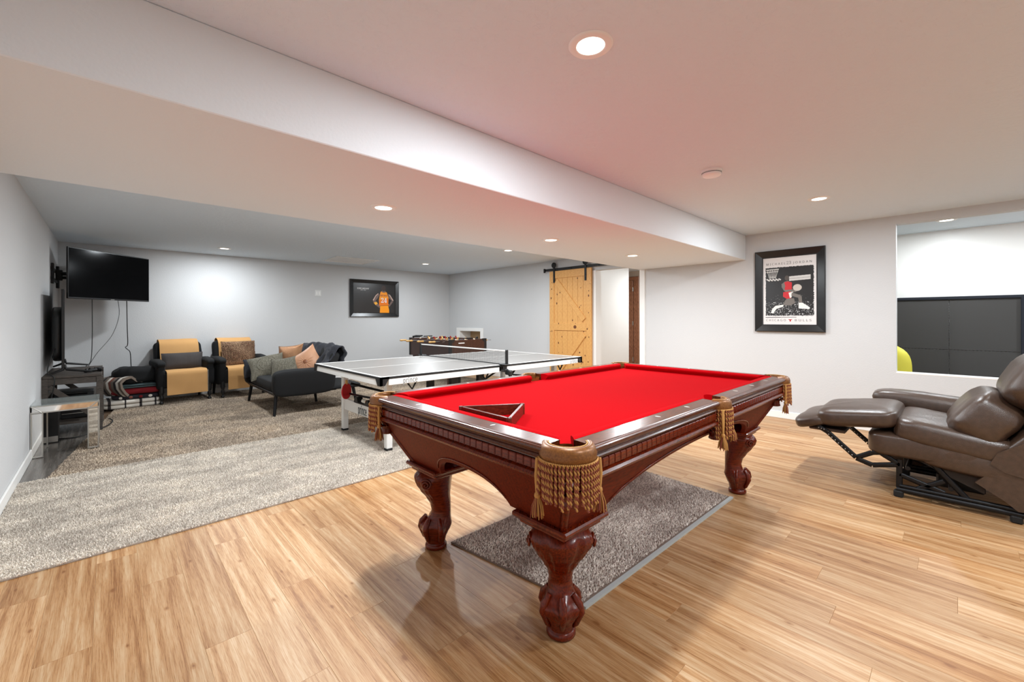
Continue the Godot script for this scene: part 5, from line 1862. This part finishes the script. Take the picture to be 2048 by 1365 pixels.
func futon() -> void:
	var nz := noise(0.08, 101, 3)
	var F := thing("futon", "low black futon sofa with slanted legs, pillows and a slate throw", "sofa", P(1.85, 0.012, 6.4), -PI / 2)
	# local +x runs towards the table tennis table, +z is the front of the seat
	var b := MB.new()
	b.sell(Vector3(-0.02, 0.345, 0.06), Vector3(0.68, 0.075, 0.33), 0.3, 0.25, 44, 14, nz, 0.014)
	part(b, "seat_cushion", M.black_cloth, F)
	b = MB.new()
	b.t = Transform3D(Basis(Vector3.RIGHT, -0.42), Vector3(-0.05, 0.545, -0.30))
	b.sell(Vector3.ZERO, Vector3(0.70, 0.24, 0.065), 0.3, 0.25, 44, 16, nz, 0.014)
	part(b, "back_cushion", M.black_cloth, F)
	for s in [-1.0, 1.0]:
		b = MB.new()
		b.t = Transform3D(Basis(Vector3.BACK, -s * 0.22), Vector3(s * 0.725, 0.40, 0.055))
		b.sell(Vector3.ZERO, Vector3(0.065, 0.165, 0.37), 0.35, 0.28, 32, 14, nz, 0.012)
		part(b, "arm_cushion", M.black_cloth, F)
	part(boxes([[Vector3(0.0, 0.262, 0.02), Vector3(1.40, 0.035, 0.74)]], 0.006), "seat_frame", M.black_steel, F)
	# padded deck behind the back, at the near end
	b = MB.new()
	b.sell(Vector3(0.36, 0.285, -0.44), Vector3(0.40, 0.03, 0.24), 0.3, 0.2, 36, 10)
	part(b, "rear_deck", M.black_cloth, F)
	for q in [[0.645, 0.36, 0.04, 0.03], [-0.66, 0.35, -0.04, 0.03], [0.70, -0.58, 0.05, -0.04], [-0.66, -0.30, -0.04, -0.04], [0.05, -0.28, 0.0, -0.03]]:
		b = MB.new()
		b.tube([Vector3(q[0] + q[2] * 0.5, 0.0, q[1] + q[3]), Vector3(q[0] - q[2] * 0.5, 0.26, q[1])], [0.016, 0.022], 10)
		part(b, "leg", M.black_steel, F)
	# slate throw over the back
	var run := []
	for p in [[0.44, -0.18], [0.58, -0.245], [0.72, -0.315], [0.80, -0.36], [0.825, -0.405], [0.80, -0.46], [0.68, -0.475], [0.52, -0.44]]:
		run.append(Vector3(-0.03, p[0], p[1]))
	var c := Curve3D.new()
	for k in run.size():
		var t: Vector3 = (run[mini(k + 1, run.size() - 1)] - run[maxi(k - 1, 0)]) / 6.0
		c.add_point(run[k], -t, t)
	c.bake_interval = 0.03
	b = MB.new()
	b.ribbon(Array(c.get_baked_points()), Vector3(-1.36, 0, 0), 0.018, noise(0.13, 111, 2), 0.05, 44)
	var th := thing("throw_blanket", "slate grey plush throw draped over the futon's back", "throw", P(1.85, 0.012, 6.4), -PI / 2)
	part(b, "cloth", M.slate_throw, th)
	# pillows: name, label, place, euler, size, material
	var list := [
		["sequin_pillow", "copper gold sequin pillow leaning on the futon's back", P(1.95, 0.655, 6.84), Vector3(-0.35, -0.9, 0.12), Vector3(0.40, 0.34, 0.13), "sequin"],
		["plush_pillow", "dark grey plush pillow tucked against the futon's far arm", P(1.57, 0.50, 7.02), Vector3(-0.3, -0.35, 0.1), Vector3(0.36, 0.28, 0.12), "slate_throw"],
		["embossed_pillow", "sage grey pillow with a round embossed motif lying on the futon seat", P(1.62, 0.535, 6.70), Vector3(-0.75, -0.35, 0.25), Vector3(0.46, 0.40, 0.16), "olive_pillow"],
		["beige_pillow", "plain beige pillow in the middle of the futon seat", P(1.75, 0.525, 6.36), Vector3(-0.5, -0.7, 0.2), Vector3(0.38, 0.34, 0.16), "olive_pillow"],
		["satin_pillow", "peach satin pillow with a copper centre standing on one corner", P(2.0, 0.60, 6.22), Vector3(-0.25, -0.75, 0.62), Vector3(0.38, 0.38, 0.15), "peach_satin"],
	]
	for k in list.size():
		var q: Array = list[k]
		var pl := thing(q[0], q[1], "pillow", q[2], 0.0, "pillows on the futon")
		pl.rotation = q[3]
		b = MB.new()
		b.pillow(q[4].x, q[4].y, q[4].z, noise(0.05, 120 + k), 0.1, 0.012)
		part(b, "cover", M[q[5]], pl)
		if q[0] == "embossed_pillow":
			for r in [0.05, 0.09, 0.125]:
				b = MB.new()
				var pts := []
				for i in 29:
					var a := TAU * i / 28
					var x: float = cos(a) * r
					var y: float = sin(a) * r
					pts.append(Vector3(x, y, 0.08 * pow(1 - pow(absf(x / 0.215), 2.4), 0.55) * pow(1 - pow(absf(y / 0.185), 2.4), 0.55)))
				b.tube(pts, 0.006, 6, false)
				part(b, "embossed_ring", M.olive_pillow, pl)
		if q[0] == "satin_pillow":
			b = MB.new()
			b.sell(Vector3(0, 0, 0.07), Vector3(0.03, 0.03, 0.012), 1, 1, 14, 8)
			part(b, "centre_button", M.copper_patch, pl)
			for i in 14:
				var a := TAU * i / 14
				b = MB.new()
				var pts := []
				for j in 6:
					var r := 0.03 + j * 0.018
					pts.append(Vector3(cos(a) * r, sin(a) * r, 0.075 * pow(1 - pow(r * absf(cos(a)) / 0.185, 2.4), 0.55) * pow(1 - pow(r * absf(sin(a)) / 0.185, 2.4), 0.55)))
				b.tube(pts, [0.005, 0.005, 0.004, 0.003, 0.002, 0.001], 5)
				part(b, "gather", M.peach_satin, pl)


func folded(b: MB, c: Vector3, s: Vector3, layers: int, nz: FastNoiseLite, amp := 0.012) -> void:
	for k in layers:
		var h := s.y / layers
		b.sell(c + Vector3(0, h * (k + 0.5), 0), Vector3(s.x * 0.5, h * 0.56, s.z * 0.5), 0.5, 0.28, 36, 10, nz, amp)


func blanket_pile() -> void:
	var nz := noise(0.06, 131, 3)
	var x := 0.235
	var d := 7.86
	var B1 := thing("plaid_blanket", "folded cream and black plaid blanket at the bottom of the pile", "blanket", P(x, 0.012, d), 0.05, "folded blankets by the armchair")
	var b := MB.new()
	folded(b, Vector3.ZERO, Vector3(0.62, 0.11, 0.44), 2, nz, 0.012)
	part(b, "folds", M.cream_fleece, B1)
	for k in 4:
		b = MB.new()
		folded(b, Vector3(-0.24 + k * 0.155, -0.002, 0), Vector3(0.022 if k % 2 else 0.035, 0.114, 0.448), 2, null)
		part(b, "dark_stripe", M.stripe_dark, B1)
	var B2 := thing("print_blanket", "dark folded blanket with small bright prints above the plaid one", "blanket", P(x + 0.04, 0.122, d), 0.0, "folded blankets by the armchair")
	b = MB.new()
	folded(b, Vector3.ZERO, Vector3(0.50, 0.06, 0.40), 1, nz, 0.01)
	part(b, "folds", M.print_fleece, B2)
	for k in 4:
		b = MB.new()
		b.sell(Vector3(-0.16 + k * 0.1, 0.03, 0.196), Vector3(0.022, 0.018, 0.008), 1, 1, 10, 6)
		part(b, "print_patch", [M.cream_fleece, M.stripe_rust, M.red_fleece, M.cream_fleece][k], B2)
	var B3 := thing("red_blanket", "folded dark red fleece blanket in the middle of the pile", "blanket", P(x + 0.045, 0.185, d), -0.03, "folded blankets by the armchair")
	b = MB.new()
	folded(b, Vector3.ZERO, Vector3(0.52, 0.085, 0.40), 1, nz, 0.012)
	part(b, "folds", M.red_fleece, B3)
	part(boxes([[Vector3(-0.2, 0.08, 0.19), Vector3(0.05, 0.022, 0.006)]], 0.002), "care_label", M.cream_fleece, B3)
	var B4 := thing("teal_blanket", "grey teal folded blanket under the black one", "blanket", P(x + 0.04, 0.272, d), 0.04, "folded blankets by the armchair")
	b = MB.new()
	folded(b, Vector3.ZERO, Vector3(0.54, 0.05, 0.40), 2, nz, 0.01)
	part(b, "folds", M.teal_fleece, B4)
	var B5 := thing("striped_throw", "taupe striped knit throw slumping over the pile's left side", "blanket", P(x, 0.02, d + 0.02), 0.7, "folded blankets by the armchair")
	var run := []
	for p in [[-0.02, 0.33], [-0.10, 0.345], [-0.17, 0.40], [-0.25, 0.39], [-0.31, 0.345], [-0.30, 0.27], [-0.25, 0.20], [-0.21, 0.165]]:
		run.append(Vector3(p[0], p[1], 0.02))
	for k in 9:
		b = MB.new()
		b.ribbon(run, Vector3(0, 0, 0.036), 0.03, noise(0.07, 140, 2), 0.012, 3)
		var o := part(b, "stripe_band", [M.taupe_knit, M.stripe_dark, M.taupe_knit, M.cream_fleece, M.stripe_rust, M.taupe_knit, M.stripe_dark, M.cream_fleece, M.taupe_knit][k], B5)
		o.position.z = -0.144 + k * 0.036
	var B6 := thing("black_blanket", "bunched black fleece blanket on top of the pile", "blanket", P(x + 0.03, 0.32, d), 0.1, "folded blankets by the armchair")
	b = MB.new()
	b.sell(Vector3(0, 0.115, 0), Vector3(0.235, 0.115, 0.19), 0.6, 0.6, 48, 22, noise(0.09, 150, 3), 0.04)
	part(b, "folds", M.black_cloth, B6)


func R(x: float, y: float, d: float) -> Vector3:
	return Vector3(x - 4.15, y, 0.05 - d)


func recliner() -> void:
	var nz := noise(0.13, 161, 3)
	var T := thing("recliner", "brown leather recliner with raised footrest showing its black mechanism", "recliner", P(4.15, 0, 0.05))
	var b := MB.new()
	# footrest: rounded end pad and main pad, sloping a little down to the front
	b.t = Transform3D(Basis(Vector3.RIGHT, -0.28), R(4.13, 0.422, 0.755))
	b.sell(Vector3.ZERO, Vector3(0.325, 0.052, 0.115), 0.6, 0.35, 56, 24, nz, 0.009)
	part(b, "footrest_end", M.brown_leather, T)
	b = MB.new()
	b.t = Transform3D(Basis(Vector3.RIGHT, -0.13), R(4.13, 0.487, 0.495))
	b.sell(Vector3.ZERO, Vector3(0.335, 0.078, 0.235), 0.55, 0.3, 64, 28, nz, 0.012)
	part(b, "footrest", M.brown_leather, T)
	part(boxes([[R(4.13, 0.372, 0.66), Vector3(0.56, 0.02, 0.22)]], 0.006), "footrest_board", M.piping, T)
	# seat
	b = MB.new()
	b.t = Transform3D(Basis(Vector3.RIGHT, 0.14), R(4.12, 0.425, 0.02))
	b.sell(Vector3.ZERO, Vector3(0.325, 0.095, 0.275), 0.5, 0.28, 64, 30, nz, 0.010)
	part(b, "seat_cushion", M.brown_leather, T)
	b = MB.new()
	b.sell(R(4.12, 0.34, 0.13), Vector3(0.315, 0.085, 0.30), 0.35, 0.25, 40, 14, nz, 0.010)
	part(b, "seat_front_panel", M.brown_leather, T)
	b = MB.new()
	b.t = Transform3D(Basis(Vector3.RIGHT, 0.08), R(4.12, 0.30, -0.10))
	b.sell(Vector3.ZERO, Vector3(0.318, 0.085, 0.26), 0.35, 0.25, 40, 14, nz, 0.012)
	part(b, "seat_side_panel", M.brown_leather, T)
	# far arm
	b = MB.new()
	b.sell(R(4.575, 0.30, -0.02), Vector3(0.095, 0.26, 0.47), 0.35, 0.3, 40, 18, nz, 0.008)
	b.t = Transform3D(Basis(Vector3.RIGHT, 0.09), R(4.565, 0.525, 0.0))
	b.sell(Vector3.ZERO, Vector3(0.115, 0.085, 0.475), 0.7, 0.3, 40, 16, nz, 0.010)
	part(b, "arm", M.brown_leather, T)
	# lumbar and head cushions on a leaning back
	b = MB.new()
	b.t = Transform3D(Basis(Vector3.RIGHT, 0.62), R(4.12, 0.565, -0.125))
	b.sell(Vector3.ZERO, Vector3(0.325, 0.175, 0.13), 0.62, 0.35, 64, 32, nz, 0.014)
	part(b, "lumbar_cushion", M.brown_leather, T)
	b = MB.new()
	b.t = Transform3D(Basis(Vector3.RIGHT, 0.5), R(4.12, 0.80, -0.365))
	b.sell(Vector3.ZERO, Vector3(0.33, 0.185, 0.15), 0.65, 0.38, 64, 32, nz, 0.014)
	part(b, "head_cushion", M.brown_leather, T)
	b = MB.new()
	b.t = Transform3D(Basis(Vector3.RIGHT, 0.66), R(4.12, 0.585, -0.385))
	b.sell(Vector3.ZERO, Vector3(0.32, 0.34, 0.06), 0.35, 0.3, 40, 18, nz, 0.008)
	part(b, "back_shell", M.brown_leather, T)
	# side flap of the back and loose skirt behind the mechanism
	b = MB.new()
	b.extrude(PackedVector2Array([Vector2(-0.14, 0.33), Vector2(-0.17, 0.40), Vector2(-0.30, 0.50), Vector2(-0.46, 0.62), Vector2(-0.56, 0.50), Vector2(-0.50, 0.30), Vector2(-0.30, 0.27), Vector2(-0.2, 0.29)]), R(3.795, 0, 0), Vector3(0, 0, -1), Vector3.UP, Vector3(0.05, 0, 0))
	part(b, "back_side_panel", M.brown_leather, T)
	b = MB.new()
	b.extrude(PackedVector2Array([Vector2(-0.08, 0.20), Vector2(-0.13, 0.26), Vector2(-0.24, 0.27), Vector2(-0.29, 0.285), Vector2(-0.285, 0.08), Vector2(-0.25, 0.075), Vector2(-0.20, 0.12)]), R(3.805, 0, 0), Vector3(0, 0, -1), Vector3.UP, Vector3(0.03, 0, 0))
	part(b, "skirt", M.brown_leather, T)
	b = MB.new()
	b.extrude(PackedVector2Array([Vector2(0.24, 0.30), Vector2(-0.14, 0.27), Vector2(-0.12, 0.13), Vector2(0.02, 0.19)]), R(3.84, 0, 0), Vector3(0, 0, -1), Vector3.UP, Vector3(0.01, 0, 0))
	part(b, "dust_cloth", M.dust_cloth, T)
	# steel base and scissor links on both sides
	for x in [3.84, 4.40]:
		b = MB.new()
		b.tube([R(x, 0.05, 0.275), R(x, 0.05, -0.30)], 0.02, 6)
		b.tube([R(x, 0.075, 0.26), R(x, 0.075, -0.28)], 0.014, 6)
		part(b, "base_rail", M.black_steel, T)
		for d in [0.265, -0.245]:
			part(boxes([[R(x, 0.022, d), Vector3(0.05, 0.044, 0.05)]], 0.008), "base_foot", M.rubber, T)
		for q in [[0.712, 0.395, 0.652, 0.36], [0.652, 0.36, 0.488, 0.21], [0.488, 0.21, 0.40, 0.265], [0.40, 0.265, 0.36, 0.275], [0.36, 0.275, 0.26, 0.215], [0.488, 0.205, 0.40, 0.178], [0.40, 0.178, 0.26, 0.215], [0.26, 0.25, 0.262, 0.06], [0.26, 0.15, 0.05, 0.085], [0.18, 0.07, 0.05, 0.16], [0.1, 0.26, -0.05, 0.075]]:
			b = MB.new()
			var a := R(x, q[1], q[0])
			var c := R(x, q[3], q[2])
			b.tube([a, c], 0.017, 6, true, 0.35, (c - a).cross(Vector3.RIGHT))
			part(b, "link", M.black_steel, T)
		b = MB.new()
		for k in 8:
			var f := k / 7.0
			b.sell(R(x - 0.008, lerpf(0.345, 0.225, f), lerpf(0.645, 0.51, f)), Vector3(0.003, 0.004, 0.004), 1, 1, 8, 5)
		for k in 3:
			b.sell(R(x - 0.008, 0.385 - k * 0.004, 0.705 - k * 0.016), Vector3(0.003, 0.004, 0.004), 1, 1, 8, 5)
		part(b, "rivets", M.steel_glint, T)
	b = MB.new()
	b.tube([R(3.84, 0.12, 0.02), R(4.40, 0.12, 0.02)], 0.014, 8)
	b.tube([R(3.84, 0.20, 0.22), R(4.40, 0.20, 0.22)], 0.014, 8)
	b.box(R(4.12, 0.13, -0.02), Vector3(0.3, 0.09, 0.22), 0.01)
	part(b, "drive_unit", M.black_steel, T)
	var rb := MB.new()
	rb.sell(Vector3.ZERO, Vector3(0.1, 0.1, 0.1), 1, 1, 30, 18)
	var o := part(rb, "red_ball", M.red_plastic)
	o.position = P(4.0, 0.1, -0.43)
	tag(o, "red rounded ball on the floor behind the recliner's base", "ball")


func next_room() -> void:
	var T := thing("foam_mat_wall", "charcoal interlocking foam mats standing against the next room's wall", "foam mats", P(7.245, 0, 0.0))
	# boards are tiles with jigsaw edges
	for r in 3:
		for c in 4:
			var d0 := 0.66 - c * 0.607
			var y0 := 0.215 + (r - 1) * 0.607
			var y1 := y0 + 0.607
			if r == 2:
				y1 = 1.428
			y0 = maxf(y0, 0.0)
			part(boxes([[Vector3(-0.012, (y0 + y1) / 2, -(d0 - 0.3035)), Vector3(0.016, y1 - y0 - 0.004, 0.603)]], 0.002), "foam_tile", M.foam, T)
			var tb := MB.new()
			for k in 20:
				tb.box(Vector3(-0.0125, y0 + (y1 - y0) * (k + 0.5) / 20.0, -(d0 - 0.607) - (0.008 if k % 2 else -0.008)), Vector3(0.0175, (y1 - y0) / 44.0, 0.016))
				tb.box(Vector3(-0.0125, y1 + (0.008 if k % 2 else -0.008) - (0.012 if r == 2 else 0.0), -(d0 - 0.607 * (k + 0.5) / 20.0)), Vector3(0.0175, 0.016, 0.0138))
			part(tb, "jigsaw_edge", M.foam, T)
	part(boxes([[Vector3(-0.02, 1.436, 0.09), Vector3(0.035, 0.035, 1.27)]], 0.004), "top_strip", M.foam_edge, T)
	part(boxes([[Vector3(-0.022, 0.72, 0.52), Vector3(0.035, 1.44, 0.05)]], 0.004), "end_strip", M.foam_edge, T)
	var C := thing("shell_chair", "yellow moulded shell chair beyond the wall opening", "chair", P(6.62, 0, 0.60), 1.9)
	var rows := []
	for j in 19:
		var f := j / 18.0
		var ring := PackedVector3Array()
		for i in 15:
			var a := -1.0 + 2.0 * i / 14
			var y: float
			var z: float
			var w: float
			if f < 0.45:
				var g := f / 0.45
				y = 0.46 - 0.03 * sin(g * PI) + 0.07 * a * a
				z = 0.22 - 0.40 * g
				w = 0.21 + 0.03 * sin(g * PI)
			else:
				var g := (f - 0.45) / 0.55
				y = 0.46 + 0.42 * g + 0.07 * a * a * (1 - g)
				z = -0.18 - 0.05 * g + 0.06 * a * a
				w = 0.235 - 0.02 * g - 0.12 * pow(g, 5)
			ring.append(Vector3(a * w, y, z))
		rows.append(ring)
	var b := MB.new()
	b.grid(rows)
	var rows2 := []
	for r in rows:
		var ring := PackedVector3Array()
		for p in r:
			ring.append(p + Vector3(0, -0.008, -0.008))
		rows2.append(ring)
	b.grid(rows2, false, false, true)
	part(b, "shell", M.yellow_shell, C)
	for s in [-1.0, 1.0]:
		for k in [-1.0, 1.0]:
			b = MB.new()
			b.tube([Vector3(s * 0.20, 0.0, k * 0.2), Vector3(s * 0.12, 0.43, k * 0.1)], [0.011, 0.016], 8)
			part(b, "leg", M.handle_wood, C)
